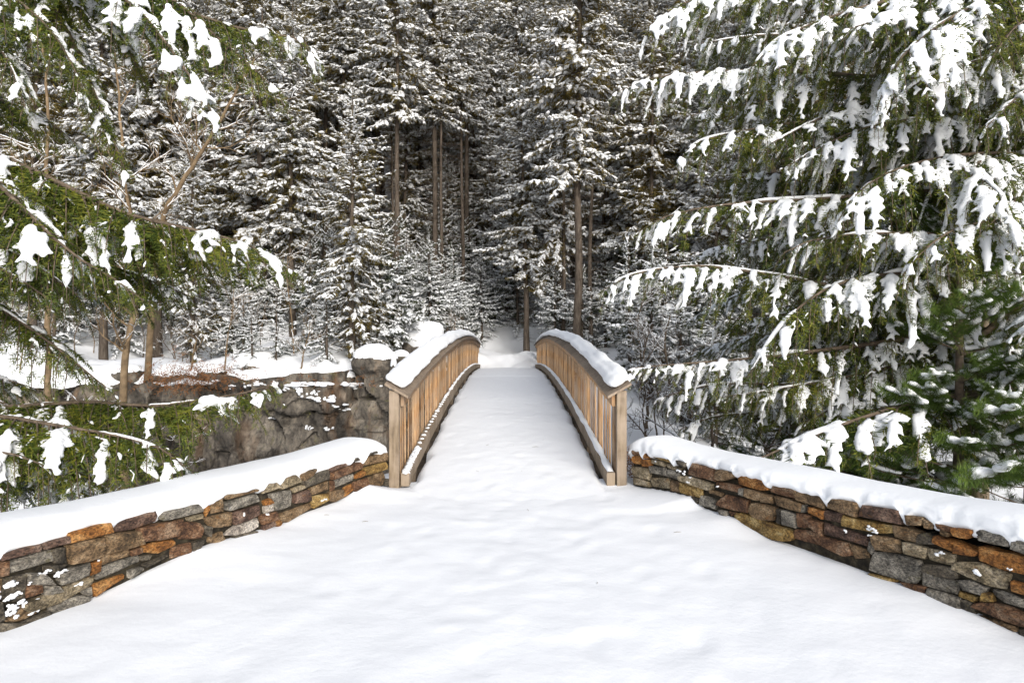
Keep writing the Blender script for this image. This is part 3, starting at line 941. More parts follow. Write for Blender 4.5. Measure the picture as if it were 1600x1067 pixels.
def cliff_y(x, z):
    """the face of the ledge: blocks split by upright and level cracks"""
    colw = x / 1.55 + 0.75 * vn2(x * 0.5, z * 0.5, 71) + 0.25 * vn2(x * 1.6, z * 1.4, 79) + 0.16 * z
    rowh = (z + 0.85 + 0.75 * vn2(x * 0.45, z * 0.3, 72) + 0.2 * vn2(x * 1.7, z * 1.1, 80)) / 2.5
    ci, ri = np.floor(colw), np.floor(rowh)
    hsh = _hash(ci.astype(np.int64), ri.astype(np.int64), np.zeros(ci.shape, np.int64), 5)
    fc, fr_ = colw - ci, rowh - ri
    crack = np.exp(-np.minimum(fc, 1 - fc) * 1.25 / 0.045) + np.exp(-np.minimum(fr_, 1 - fr_) * 1.35 / 0.04)
    y = 22.4 - 0.40 * hsh + 0.22 * np.clip(crack, 0, 1.2)
    y = y + 0.35 * vn2(x * 0.35, z * 0.3, 73) + 0.13 * (1 - np.abs(vn2(x * 1.5, z * 1.1, 74)) * 2) + 0.06 * vn2(x * 5, z * 5, 75) + 0.018 * vn2(x * 13, z * 13, 76)
    c2 = x / 0.62 + 0.5 * vn2(x * 1.1, z * 0.8, 81) - 0.35 * z; r2_ = z / 1.15 + 0.5 * vn2(x * 0.9, z * 0.7, 82) + 0.2 * x
    y = y - 0.13 * _hash(np.floor(c2).astype(np.int64), np.floor(r2_).astype(np.int64), np.zeros(c2.shape, np.int64), 6)
    y = y + 0.16 * hsh * (fc - 0.5) + 0.18 * (z + 1.5) * 0.6
    return y


cx0 = np.array([-10.0, 22.4, 0.0])
xs = np.arange(-19, -1.6, 0.07)
tz = np.concatenate([np.arange(-4.2, 0.02, 0.07), [0.10, 0.16, 0.19, 0.2, 0.2]])
X, Zz = np.meshgrid(xs, tz)
topz = 0.02 + 0.30 * vn2(X * 0.45, X * 0, 77) + 0.08 * vn2(X * 2, X * 0, 78) - 0.35 * sst(-9.5, -12, X)
Zc = np.minimum(Zz, topz + 0.0) + 0
Yc = cliff_y(X, Zz)
for i, back in enumerate((0.15, 0.4, 0.8, 1.3, 2.0)):
    Yc[-5 + i] = Yc[-6] + back
    Zc[-5 + i] = np.minimum(topz[-1], 0.3) - 0.03 * i * i
a = Acc()
idx = np.arange(X.size).reshape(X.shape)
a.add(np.stack([X, Yc, Zc], -1).reshape(-1, 3) - cx0, np.stack([idx[:-1, :-1], idx[:-1, 1:], idx[1:, 1:], idx[1:, :-1]], -1).reshape(-1, 4), 0, False)
cliff = thing('rock_ledge', 'brown cracked rock face across the stream, behind the left stone wall', 'rock face', cx0)
a.build('rock', M['rock'], cliff)
rng = np.random.default_rng(9)
a = Acc()
I3 = np.array([1., 0, 0]); J3 = np.array([0, 1., 0])
for px, py, w, hgt in ((505, 622, 36, 10), (492, 614, 20, 9), (522, 634, 30, 7), (533, 641, 34, 5), (470, 612, 14, 12), (450, 607, 18, 9), (482, 668, 12, 7), (512, 672, 14, 5), (548, 610, 34, 5), (430, 600, 40, 7), (400, 602, 50, 8),
                       (515, 600, 60, 8), (560, 603, 50, 7), (475, 600, 44, 9), (360, 606, 50, 8), (595, 604, 44, 10), (300, 598, 60, 9), (250, 603, 60, 8), (420, 655, 10, 5)):
    p = at(px, py, 22.4)
    p[1] = float(cliff_y(np.array([p[0]]), np.array([p[2]]))[0]) + 0.05
    k = 22.4 / FPX
    for j in range(11):
        q_ = p + np.array([rng.uniform(-.55, .55) * w * k, rng.uniform(-.02, .06), rng.normal(0, .22) * hgt * k])
        blob(a, q_ - cx0, (w * k * rng.uniform(.07, .20), 0.13, hgt * k * rng.uniform(.12, .40)), I3, J3, rng, 2)
s_ = a.build('ledge_snow', M['snow'], cliff); s_['kind'] = 'stuff'


def boulder(c, rad, seed, label, snow_h, rock=True, flat=0.25):
    rng = np.random.default_rng(seed)
    root = thing('boulder', label, 'boulder', c)
    v, f = ICO[4 if max(rad) > 0.68 else 3]
    d = 1 + 0.22 * vn3(v * 1.1 + seed, 3) + 0.10 * vn3(v * 2.6 + seed, 4) + 0.03 * vn3(v * 7 + seed, 5)
    for k in range(9):                           # split faces
        nn = nrm(rng.standard_normal(3)); lim = rng.uniform(.68, .95)
        h = (v * d[:, None]) @ nn
        d = d * np.where(h > lim, 0.35 + 0.65 * lim / np.maximum(h, 1e-6), 1)
    P = v * d[:, None] * np.array(rad)
    a = Acc(); a.add(P, f, 0, False); a.build('rock', M['rock'], root)
    edge_ = flat - 0.15 + 0.22 * vn3(v * 1.7 + seed * 5, 8)
    keepf = f[((v[:, 2] - edge_)[f] > 0).all(1)]
    lift = sst(0, 0.75, v[:, 2] - edge_) * snow_h * (1 + 0.5 * vn3(v * 1.2 + seed, 9)) + 0.012
    up_ = np.stack([0 * lift, 0 * lift, lift], -1)
    dome = P * 1.02 + up_
    sm = v * np.array(rad) * (1.02 + 0.16 * vn3(v * 1.3 + seed * 3, 6) + 0.04 * vn3(v * 4 + seed, 7))[:, None] + up_
    w_ = 0.35 * sst(0.1, 0.5, v[:, 2] - edge_)[:, None]
    dome = dome * (1 - w_) + sm * w_
    us_, inv_ = np.unique(keepf, return_inverse=True)
    a = Acc(); a.add(dome[us_], inv_.reshape(-1, 3), 0, True); a.build('snow_cap', M['snow'], root)
    return root


boulder(at(583, 572, 22.6) + np.array([0, 0.3, 0.05]), (0.76, 0.7, 0.56), 34, 'big boulder under a dome of snow, perched on the rock ledge beside the left handrail', 0.10, flat=0.48)
boulder(at(402, 580, 24.6), (1.05, 0.8, 0.62), 5, 'flat grey boulder with a snow dome, among spruce trunks on the ledge', 0.13, flat=0.36)
boulder(at(661, 550, 26.5), (0.85, 0.8, 0.85), 8, 'snow buried boulder, a smooth white mound behind the left handrail', 0.28, flat=-0.35)
boulder(at(700, 556, 25.5), (0.8, 0.7, 0.5), 12, 'low mound of snow over a rock close behind the left handrail crest', 0.22, flat=-0.4)
boulder(at(615, 578, 22.2), (0.13, 0.22, 0.34), 15, 'narrow upright rock tipped with snow beside the big boulder', 0.08, flat=0.5)

for i, (px, py, d, r) in enumerate(((330, 585, 23.6, .5), (265, 590, 23.4, .6), (470, 590, 23.6, .42), (505, 580, 24.2, .5), (205, 585, 23.8, .55), (540, 592, 23.2, .38), (150, 590, 24.0, .6), (625, 560, 24.5, .4))):
    lbs = ['squat ledge rock capped with snow below the young spruce trunk', 'broad rock on the ledge edge by the rusty ferns', 'small snowy rock right of the flat boulder', 'rock with snow on the slope behind the ledge saplings',
           'snowy rock at the foot of the crooked bare tree', 'small rock on the ledge edge, left of the big boulder', 'snowy rock far left on the ledge', 'little snow topped rock between the big boulder and the handrail']
    boulder(at(px, py, d), (r, r * .8, r * .6), 20 + i, lbs[i], .06, flat=.34)
# ------------------------------------------------------------------ conifers of the forest
def spruce_proto(name, seed, H, cb, rmax, leaf, whorl=0.42, nb=6, tw=0.11, K=7, snow=0.92, trunk_r=None, lean=0.0, dead=50, tl=1.0, sw=1.0):
    rng = np.random.default_rng(seed)
    tr = trunk_r or 0.0105 * H + 0.02
    # trunk with a few wobbles
    n = 16
    tz_ = np.linspace(-1.0, H, n)
    tp = np.stack([0.06 * vn2(tz_ * 0.25, tz_ * 0 + seed, 1) + lean * tz_, 0.06 * vn2(tz_ * 0.25, tz_ * 0 + seed + 9, 2), tz_], -1)
    wood = Acc()
    rad = tr * np.clip(1 - (tz_ / H), 0.02, 1.1) ** 0.8 + 0.004
    rad[1] *= 1.15
    tubes(wood, tp, rad, None, 9)
    axp = lambda z: np.stack([np.interp(z, tz_, tp[:, 0]), np.interp(z, tz_, tp[:, 1]), z], -1)
    zs = []
    z = cb * H
    while z < H - 0.15:
        k = nb if z < 0.8 * H else max(3, nb - 2)
        zs += [z + rng.uniform(-.2, .2) * whorl for _ in range(k)]
        z += whorl * rng.uniform(.75, 1.2) * (1.0 - 0.35 * (z / H))
    zs = np.array(zs)
    B = len(zs)
    x = np.clip((zs - cb * H) / (H - cb * H), 0, 1)
    Lb = (rmax * (1 - x) ** 0.60 * np.clip(0.55 + 1.6 * x, 0, 1) + 0.22) * rng.uniform(.42, 1.15, B)
    az = rng.uniform(0, 2 * np.pi, B)
    Lb = Lb * np.clip(1 + 0.55 * vn3(np.stack([np.cos(az) * .9, np.sin(az) * .9, zs * .45], -1), seed + 3), .40, 1.55)
    el = np.radians(-12 + 48 * x ** 1.6 + rng.normal(0, 11, B))
    base = axp(zs)
    fw = np.stack([np.cos(az) * np.cos(el), np.sin(az) * np.cos(el), np.sin(el)], -1)
    dro = (0.30 - 0.2 * x) * rng.uniform(.6, 1.3, B)
    t = np.linspace(0, 1, 6)
    def bp(i, tt):
        p = base[i] + fw[i] * (Lb[i] * tt)[:, None]
        p[:, 2] += Lb[i] * (-dro[i] * tt ** 2 + 0.14 * tt ** 3.5)
        return p
    BI = np.repeat(np.arange(B), 6)
    P = bp(BI, np.tile(t, B)).reshape(B, 6, 3)
    tubes(wood, P, (0.018 * Lb / 2)[:, None] * (1 - 0.85 * t)[None] + 0.003, None, 4)
    # dead sticks below the crown
    if dead:
        zd = rng.uniform(0.04 * H, max(cb, 0.1) * H * 1.1, dead)
        azd = rng.uniform(0, 2 * np.pi, dead)
        ld = rng.uniform(.3, 1.3, dead)
        dd = np.stack([np.cos(azd), np.sin(azd), rng.uniform(-.35, .15, dead)], -1)
        pd = axp(zd)[:, None, :] + dd[:, None, :] * (ld[:, None] * np.linspace(0, 1, 4)[None])[..., None] + rng.normal(0, .03, (dead, 4, 3))
        tubes(wood, pd, 0.011 * (1 - 0.8 * np.linspace(0, 1, 4))[None].repeat(dead, 0), None, 3)
    # sprays
    cnt = np.maximum((Lb / tw * 2.7).astype(int), 6)
    bi = np.repeat(np.arange(B), cnt)
    N = len(bi)
    tt = 1 - 0.9 * rng.random(N) ** 1.25
    p = bp(bi, tt)
    tan = nrm(bp(bi, np.clip(tt + 0.03, 0, 1.1)) - p)
    upv = np.array([0, 0, 1.0])
    sd_ = nrm(np.cross(tan, upv))
    sg = np.where(rng.random(N) < .5, -1.0, 1.0)[:, None]
    d = nrm(tan * rng.uniform(.45, .9, (N, 1)) + sd_ * sg * rng.uniform(.4, .95, (N, 1)) + upv * rng.uniform(-.70, .15, (N, 1)) + rng.normal(0, .16, (N, 3)))
    l = (0.16 + 0.30 * (1 - tt) + 0.05 * rng.random(N)) * np.clip(Lb[bi] / 1.3, .5, 1.15) * rng.uniform(.7, 1.25, N) * tl
    s = nrm(np.cross(d, upv + 0.35 * rng.normal(0, 1, (N, 3))))
    crown = Acc()
    fans(crown, p, d, s, l, K, 0.060, rng, 0, spread=0.32, rise=0.22)
    sn = Acc()
    pk = rng.random(N) < snow * np.clip(0.55 + 0.55 * tt, 0, 1) * (0.75 + 0.5 * vn3(p * 1.1, seed))
    w = l * rng.uniform(.10, .24, N) * sw
    clumps(sn, p[pk] + upv * 0.012, d[pk], s[pk], l[pk] * rng.uniform(.6, 1.0, pk.sum()), w[pk], (w * rng.uniform(.40, .85, N))[pk], rng, 0)
    # a snow line along the limbs
    pb = P[:, 1:] + np.array([0, 0, 0.012])
    some = rng.random(B) < 0.6
    tubes(sn, pb[some], 0.022 * np.array([.6, 1, 1, .9, .3])[None].repeat(some.sum(), 0), 0.016 * np.array([.6, 1, 1, .9, .3])[None].repeat(some.sum(), 0), 4)
    return wood.mesh(name + '_trunk', M['bark']), crown.mesh(name + '_crown', M[leaf]), sn.mesh(name + '_snow', M['tree_snow'])


PROTO = {
    'pole': spruce_proto('pole', 107, 21.0, 0.52, 2.4, 'spruce', dead=160, tl=1.15, trunk_r=.16),
    'tall': spruce_proto('tall', 101, 18.0, 0.24, 2.9, 'spruce', tl=1.2, trunk_r=.165, dead=90),
    'full': spruce_proto('full', 102, 15.0, 0.10, 3.0, 'spruce', tl=1.2),
    'olive': spruce_proto('olive', 111, 17.0, 0.30, 2.7, 'spruce', tl=1.2, snow=.55, trunk_r=.15, dead=110),
    'laden': spruce_proto('laden', 112, 13.0, 0.12, 2.7, 'spruce', tl=1.1, snow=.97, sw=1.35, trunk_r=.14, dead=60),
    'stick': spruce_proto('stick', 113, 16.0, 0.66, 1.3, 'spruce', dead=210, trunk_r=.095),
    'bare': spruce_proto('bare', 103, 20.0, 0.36, 2.6, 'spruce', dead=140, tl=1.2, trunk_r=.17),
    'young': spruce_proto('young', 104, 10.0, 0.08, 2.3, 'spruce', whorl=.36, snow=.74, sw=1.05, tl=.85),
    'fir': spruce_proto('fir', 105, 4.6, 0.04, 1.5, 'fir', whorl=.26, nb=6, tw=.075, dead=6, snow=.8, tl=.75, sw=1.15),
    'sapling': spruce_proto('sapling', 106, 2.6, 0.05, 0.95, 'fir', whorl=.2, nb=5, tw=.06, dead=3, snow=.8, tl=.6, sw=1.2),
}
ROOTS = {}


def spruce(kind, x, y, label, group=None, rz=None, sc=1.0, name='spruce_tree', cat='spruce tree', lean=0.0, z=None):
    r_ = _fr.uniform(0, 6.28) if rz is None else rz
    zz = float(ground_z(np.array([x]), np.array([y]))[0]) if z is None else z
    root = thing(name, label, cat, (x, y, zz - 0.05), group)
    root.rotation_euler = (_fr.uniform(-.012, .012), lean + _fr.uniform(-.012, .012), r_)
    root.scale = (sc * _fr.uniform(.94, 1.06),) * 2 + (sc,)
    tr, cr, sn = PROTO[kind]
    link('trunk', tr, root)
    c = link('crown', cr, root)
    link('snow_load', sn, c)['kind'] = 'stuff'
    return root


def col_x(px, d):
    return (px - CX) / FPX * d


TAKEN = []


def put(kind, px, d, label, **kw):
    x = col_x(px, d)
    TAKEN.append((x, d))
    return spruce(kind, x, d, label, **kw)


put('pole', 681, 33.0, 'tall straight spruce trunk rising just left of the bridge crest, bare far up', sc=1.05)
put('pole', 622, 31.0, 'dark spruce trunk above the snowy boulder left of the bridge', sc=1.0)
put('pole', 903, 33.5, 'tall pale spruce trunk standing clear of the crowns to the right of the bridge', sc=1.08)
put('pole', 728, 36.5, 'slim spruce trunk seen over the small firs between the handrails', sc=.95)
put('pole', 507, 35.0, 'dark spruce trunk standing behind the snow bright young spruce on the ledge', sc=1.0)
put('young', 548, 24.6, 'snow bright young spruce on the rock ledge next to the big boulder', sc=.98)
put('young', 300, 26.0, 'young spruce with a bare lower trunk over the rusty leaf patch on the ledge', sc=.9)
put('tall', 872, 31.0, 'spruce with dark trunk close behind the right handrail', sc=.85)
put('full', 405, 29.5, 'stout spruce trunk behind the flat grey boulder', sc=1.05)
put('tall', 458, 28.5, 'thin spruce between the two ledge boulders, snow clumps on low twigs', sc=.8)
put('pole', 372, 31.5, 'dark spruce trunk with broken side sticks above the flat boulder', sc=1.0)
put('full', 985, 31.0, 'spruce hung with snow behind the tip of the lowest hemlock bough', sc=.9)
put('pole', 590, 38.0, 'spruce trunk deep in the shade behind the big boulder', sc=1.0)

put('full', 742, 41.0, 'broad snowy spruce filling the gap between the bare trunks above the bridge', sc=.9)
put('young', 700, 37.5, 'bright young spruce between the two bare trunks left of the bridge crest', sc=.8)
put('young', 765, 39.0, 'young spruce straight beyond the end of the path', sc=.95)
put('full', 655, 39.5, 'shaded broad spruce behind the pole trunks over the boulder', sc=.9)
put('full', 800, 44.0, 'broad spruce on the slope right above the path end', sc=1.1)
put('laden', 772, 36.2, 'snow whitened spruce standing across the end of the path', sc=.55)
put('young', 800, 38.5, 'young spruce behind the firs at the end of the path', sc=.75)
put('fir', 810, 35.2, 'snowy fir beside the leaning trunk, closing the path end', sc=1.1, name='fir_tree', cat='fir tree')
put('fir', 757, 35.5, 'low snowy fir left of centre where the path meets the trees', sc=.95, name='fir_tree', cat='fir tree')
put('fir', 792, 37.0, 'dark fir closing the view at the end of the path', sc=1.15, name='fir_tree', cat='fir tree')
put('fir', 732, 36.0, 'layered fir beside the bright young spruce left of the path end', sc=1.0, name='fir_tree', cat='fir tree')
put('fir', 848, 34.5, 'fir bush behind the leaning trunk at the right end of the bridge', sc=1.1, name='fir_tree', cat='fir tree')
put('fir', 690, 35.0, 'tall layered fir deep behind the buried boulder', sc=1.3, name='fir_tree', cat='fir tree')
for px, d, sc_, lb_ in ((1015, 21.5, 1.0, 'snowy fir on the bank just right of the handrail end'), (1065, 19.5, .9, 'fir behind the thin dark stems right of the bridge'), (1120, 18.0, .85, 'fir on the bank under the lowest hemlock boughs'),
                        (1040, 24.5, 1.3, 'larger fir up the bank right of the bridge'), (1175, 20.5, 1.2, 'dark fir behind the leaning hemlock, left side'), (1230, 17.5, .9, 'fir behind the long fallen limb'), (985, 24.0, 1.1, 'fir close behind the right handrail snow'), (1300, 19.0, 1.2, 'fir in the shade between the hemlock trunks')):
    put('fir', px, d, lb_, sc=sc_, name='fir_tree', cat='fir tree')
FT = 'small snowy firs behind the bridge'
put('fir', 668, 29.5, 'bushy snowy fir above the buried boulder, leftmost of the firs by the bridge end', group=FT, name='fir_tree', cat='fir tree', sc=1.0)
put('fir', 708, 31.5, 'frosted fir with layered boughs behind the left handrail crest', group=FT, name='fir_tree', cat='fir tree', sc=.95)
put('fir', 752, 33.5, 'shaded low fir at the end of the snowy path', group=FT, name='fir_tree', cat='fir tree', sc=.8)
put('fir', 868, 30.0, 'green fir bush close behind the right handrail crest', group=FT, name='fir_tree', cat='fir tree', sc=.85)
put('fir', 910, 29.0, 'snow tipped fir bush halfway along the right handrail, behind it', group=FT, name='fir_tree', cat='fir tree', sc=.8)
put('fir', 945, 30.5, 'fir with dark green skirts, farthest right of the firs behind the right handrail', group=FT, name='fir_tree', cat='fir tree', sc=1.0)
put('fir', 640, 33.5, 'tall shaded fir in the gap beside the dark trunk left of the bridge', group=FT, name='fir_tree', cat='fir tree', sc=1.15)
put('sapling', 512, 24.3, 'little snow dusted spruce sapling leaning over the ledge edge', name='sapling', cat='sapling')
put('sapling', 392, 24.0, 'low sapling on the rock ledge in front of the flat boulder', name='sapling', cat='sapling', sc=.8)
put('sapling', 430, 24.4, 'sparse sapling between the flat boulder and the young ledge spruce', name='sapling', cat='sapling', sc=.9)

# the trunk at the far end of the bridge
x_, d_ = col_x(824, 30.6), 30.6
TAKEN.append((x_, d_))
t0 = spruce('tall', x_, d_, 'leaning spruce trunk at the far right end of the bridge, snow laden crown above', sc=.62, lean=-0.035)
t0.scale = (0.82, 0.82, 0.74)

# the rest of the forest: row on row up the hillside
frs = np.random.default_rng(2024)
pts = list(TAKEN)
kinds = ['tall', 'full', 'bare', 'olive', 'laden', 'young']
cand = []
tries = 0
while len(cand) < 262 and tries < 16000:
    tries += 1
    y = 25.5 + 42 * frs.random() ** 1.35
    half = 0.78 * y + 4
    x = frs.uniform(-half, half)
    if y < 36 and abs(x + 0.15) < 1.2 + 0.02 * y:
        continue
    if y < 29.5 and x > -14 and x < 2.6:
        continue
    if y < 26.5 and x < 0:
        continue
    if y > 47 and abs(CX + x / y * FPX - 640) < 260 and frs.random() < .45:
        continue
    dmin = 1.75 + 0.012 * y
    if all((x - u) ** 2 + (y - v) ** 2 > dmin * dmin for u, v in pts):
        pts.append((x, y)); cand.append((x, y))
for _ in range(26):                                # the bank to the right, behind the hemlock
    y = frs.uniform(15, 26); x = frs.uniform(0.36 * y, 0.85 * y)
    if all((x - u) ** 2 + (y - v) ** 2 > 4.0 for u, v in pts):
        pts.append((x, y)); cand.append((x, y))
SHAPE = {'tall': 'tall spruce, trunk showing below its snowy crown,', 'full': 'broad snowy spruce branched to the ground', 'olive': 'olive brown spruce with little snow on it', 'laden': 'short spruce whitened all over with snow', 'bare': 'long bare spruce trunk under a high crown', 'pole': 'branchless spruce pole with a high crown', 'young': 'short pointed young spruce thick with snow'}
WHERE = (('left of the bridge', 'left of the bridge'), ('behind the bridge', 'behind the bridge'), ('behind the right hemlock', 'right of the bridge'))
for x, y in cand:
    px = CX + x / y * FPX
    k = kinds[frs.integers(6)] if y > 34 else ['tall', 'bare', 'pole', 'young', 'olive', 'laden'][frs.integers(6)]
    w_ = WHERE[0 if px < 590 else 1 if px < 940 else 2]
    near = y < 40
    spruce(k, x, y, SHAPE[k] + (' in the front rows ' if near else ' up the hillside ') + w_[0], group=('near ' if near else 'far ') + k + ' spruces ' + w_[1],
           sc=frs.uniform(.82, 1.18) if near else frs.uniform(1.0, 1.4))
for i in range(22):
    px = frs.uniform(230, 960); y = frs.uniform(28.5, 36)
    x = col_x(px, y)
    if abs(x + .15) < 1.9 or (x < 2.6 and y < 29.5 and x > -3.5):
        continue
    spruce('stick', x, y, 'thin dead spruce stem, bare but for a small top, among the trees by the bridge', group='thin dead spruce stems', sc=frs.uniform(.75, 1.15))
# undergrowth of little firs between the trunks
n_ = 0
while n_ < 110:
    y = 25 + 18 * frs.random(); x = frs.uniform(-.72 * y, .72 * y)
    if abs(x + .15) < 1.9 or (y < 28.5 and -3.4 < x < 2.6):
        continue
    px = CX + x / y * FPX
    w_ = WHERE[0 if px < 590 else 1 if px < 940 else 2]
    n_ += 1
    kk = ('fir', 'sapling')[int(frs.random() < .35)]
    spruce(kk, x, y, ('knee deep snowy fir seedling under the spruces ' if kk == 'sapling' else 'snowy fir undergrowth bush between the trunks ') + w_[0], group=('fir seedlings ' if kk == 'sapling' else 'undergrowth firs ') + w_[1],
           sc=frs.uniform(.7, 1.15), name='fir_tree', cat='fir tree')


# ------------------------------------------------------------------ hemlocks with snow laden boughs
def catmull(pts, n):
    p = np.asarray(pts, float)
    p = np.concatenate([[2 * p[0] - p[1]], p, [2 * p[-1] - p[-2]]])
    out = []
    m = len(p) - 3
    for u in np.linspace(0, m - 1e-9, n):
        i = int(u); t = u - i
        a_, b_, c_, d_ = p[i:i + 4]
        out.append(0.5 * ((2 * b_) + (-a_ + c_) * t + (2 * a_ - 5 * b_ + 4 * c_ - d_) * t * t + (-a_ + 3 * b_ - 3 * c_ + d_) * t ** 3))
    return np.array(out)


def bough(path, Lw, seed, dens=0.046, snow=0.6, inner=0.12, fine=0.032, K=7, lump=1.0, droop=(0.35, 0.9), voxel=0.016, finger=0.6, dust=0.08, leaf='hemlock', tlen=1.0, fwd=0.62):
    """one limb, root first: returns meshes (limb + needles, snow)"""
    rng = np.random.default_rng(seed)
    P = catmull(path, 60)
    S = np.concatenate([[0], np.cumsum(np.linalg.norm(np.diff(P, axis=0), axis=1))])
    T = S[-1]
    pos = lambda s: np.stack([np.interp(s, S, P[:, k]) for k in range(3)], -1)
    a = Acc()
    sp = np.linspace(0, T, 18)
    tubes(a, pos(sp), (0.0075 * T) * (1 - sp / T) ** 0.9 + 0.004, None, 7)
    st = np.arange(inner * T, T, dens)
    st = st + rng.uniform(-.4, .4, len(st)) * dens
    n = len(st)
    x = np.clip(st / T, 0, 1)
    l = Lw * (0.30 + 0.70 * np.sin(np.pi * np.clip(x, 0, 1) ** 0.85) ** 0.8) * rng.uniform(.6, 1.15, n)
    l = np.where(x > 0.85, np.maximum(l, 0.22 * Lw), l)
    p0 = pos(st)
    f = nrm(pos(np.minimum(st + 0.05, T)) - pos(np.maximum(st - 0.05, 0)))
    upv = np.array([0, 0, 1.0])
    sd_ = nrm(np.cross(f, upv))
    sg = np.where(np.arange(n) % 2 == 0, 1., -1.)[:, None]
    d0 = nrm(f * fwd * rng.uniform(.7, 1.3, (n, 1)) + sd_ * sg * rng.uniform(.35, .95, (n, 1)) + upv * rng.uniform(-.35, .12, (n, 1)))
    dr = rng.uniform(*droop, n)
    def sec(i, t):
        q = p0[i] + d0[i] * (l[i] * t * (1 - 0.22 * dr[i] * t))[:, None]
        q[:, 2] -= l[i] * dr[i] * t ** 1.8 * 0.85
        return q
    t7 = np.linspace(0, 1, 7)
    I7 = np.repeat(np.arange(n), 7)
    SP = sec(I7, np.tile(t7, n)).reshape(n, 7, 3)
    tubes(a, SP, (0.006 * l / 0.6)[:, None] * (1 - 0.8 * t7)[None] + 0.0018, None, 4)
    cnt = np.maximum((l / fine * 2).astype(int), 6)
    bi = np.repeat(np.arange(n), cnt)
    N = len(bi)
    tt = 0.06 + 0.94 * rng.random(N)
    p = sec(bi, tt)
    tan = nrm(sec(bi, tt + 0.04) - p)
    s2 = nrm(np.cross(tan, upv))
    sg2 = np.where(rng.random(N) < .5, -1., 1.)[:, None]
    d = nrm(tan * rng.uniform(.55, 1.0, (N, 1)) + s2 * sg2 * rng.uniform(.25, .9, (N, 1)) + upv * rng.uniform(-.5, .08, (N, 1)))
    tl = (0.075 + 0.11 * (1 - tt)) * rng.uniform(.7, 1.3, N) * np.clip(l[bi] / 0.45, .6, 1.25) * tlen
    s3 = nrm(np.cross(d, upv + 0.5 * rng.normal(0, 1, (N, 3))))
    fans(a, p, d, s3, tl, K, 0.055, rng, 1, spread=0.27, rise=0.12)
    limb = a.mesh('bough', [M['limb'], M[leaf]])
    # snow
    sn = Acc()
    on = np.where(rng.random(n) < snow * (0.75 + 0.6 * vn2(st * 1.3, st * 0 + seed, 8)))[0]
    if len(on):
        m = len(on)
        ta = rng.uniform(0.0, .35, m); tb = np.minimum(ta + rng.uniform(.3, .8, m), 1.0)
        k = 11
        tk = ta[:, None] + (tb - ta)[:, None] * np.linspace(0, 1, k)[None]
        ii = np.repeat(on, k)
        Q = sec(ii, tk.ravel()).reshape(m, k, 3)
        shape = np.sin(np.pi * np.linspace(0.04, 0.97, k)) ** 0.5
        r_ = (0.013 + 0.022 * rng.random(m))[:, None] * shape[None] * (1 + 0.30 * rng.standard_normal((m, k))).clip(.5, 1.6) * lump
        r_ = r_ * np.clip(l[on] / .35, .5, 1.2)[:, None]
        Q[..., 2] += r_ * 0.55
        tubes(sn, Q, r_ * 1.15, r_ * 0.85, 7)
        # fingers on the side twigs
        lo_ = np.full(n, 9.0); hi_ = np.full(n, -9.0); lo_[on] = ta; hi_[on] = tb
        fk = np.where((tt > lo_[bi]) & (tt < hi_[bi]) & (rng.random(N) < finger))[0]
        if len(fk):
            c5 = np.linspace(0, 1, 6)
            Q = p[fk][:, None, :] + d[fk][:, None, :] * (tl[fk][:, None] * c5[None] * 0.85)[..., None]
            Q[..., 2] += 0.012
            r_ = (0.009 + 0.012 * rng.random(len(fk)))[:, None] * (np.sin(np.pi * np.linspace(.06, .96, 6)) ** .5)[None] * lump
            tubes(sn, Q, r_ * 1.1, r_ * .8, 6)
        fk = np.where(rng.random(N) < dust)[0]
        if len(fk):
            c4 = np.array([0, .3, .7, 1])
            Q = p[fk][:, None, :] + d[fk][:, None, :] * (tl[fk][:, None] * c4[None] * .8)[..., None]
            Q[..., 2] += 0.012
            tubes(sn, Q, (0.007 + 0.009 * rng.random(len(fk)))[:, None] * np.array([.25, 1, .9, .2])[None], None, 5)
    # a ridge along the limb, broken
    sp = np.linspace(0.02 * T, T * 0.98, int(T / 0.06))
    r_ = np.clip(0.014 + 0.034 * vn2(sp * 1.6, sp * 0 + seed, 9), 0.0015, .08) * np.clip(snow * 1.3, .3, 1) * lump * (1 - 0.45 * sp / T)
    Q = pos(sp); Q[:, 2] += 0.0075 * T * (1 - sp / T) * 0.8 + r_ * 0.5
    tubes(sn, Q, r_, r_ * .8, 7)
    snow_me = remesh(sn, 'bough_snow', M['tree_snow'], voxel, 1)
    return limb, snow_me


def add_bough(tree, meshes, rel=True, rot=None, loc=None, sc=1.0):
    o = link('bough', meshes[0], tree)
    s_ = link('snow', meshes[1], o)
    s_['kind'] = 'stuff'
    if loc is not None:
        o.location = loc
    if rot is not None:
        o.rotation_euler = rot
    o.scale = (sc, sc, sc)
    return o


def pix_bough(tree, org, pts, Lw, seed, **kw):
    """pts root first, (px, py, distance)"""
    P = np.array([at(*q) for q in pts]) - org
    return add_bough(tree, bough(P, Lw, seed, **kw))


def trunk_mesh(name, H, r0, seed, mat, lean=(0, 0), z0=-1.0):
    t = np.linspace(0, 1, 20)
    z = z0 + (H - z0) * t
    P = np.stack([lean[0] * z + 0.05 * vn2(z * 0.6, z * 0 + seed, 1), lean[1] * z + 0.05 * vn2(z * 0.6, z * 0 + seed, 2), z], -1)
    a = Acc()
    r_ = r0 * (1 - t) ** 0.75 + 0.012
    r_[:3] *= np.array([1.35, 1.15, 1.05])
    tubes(a, P, r_, None, 12)
    return a.mesh(name, M[mat])


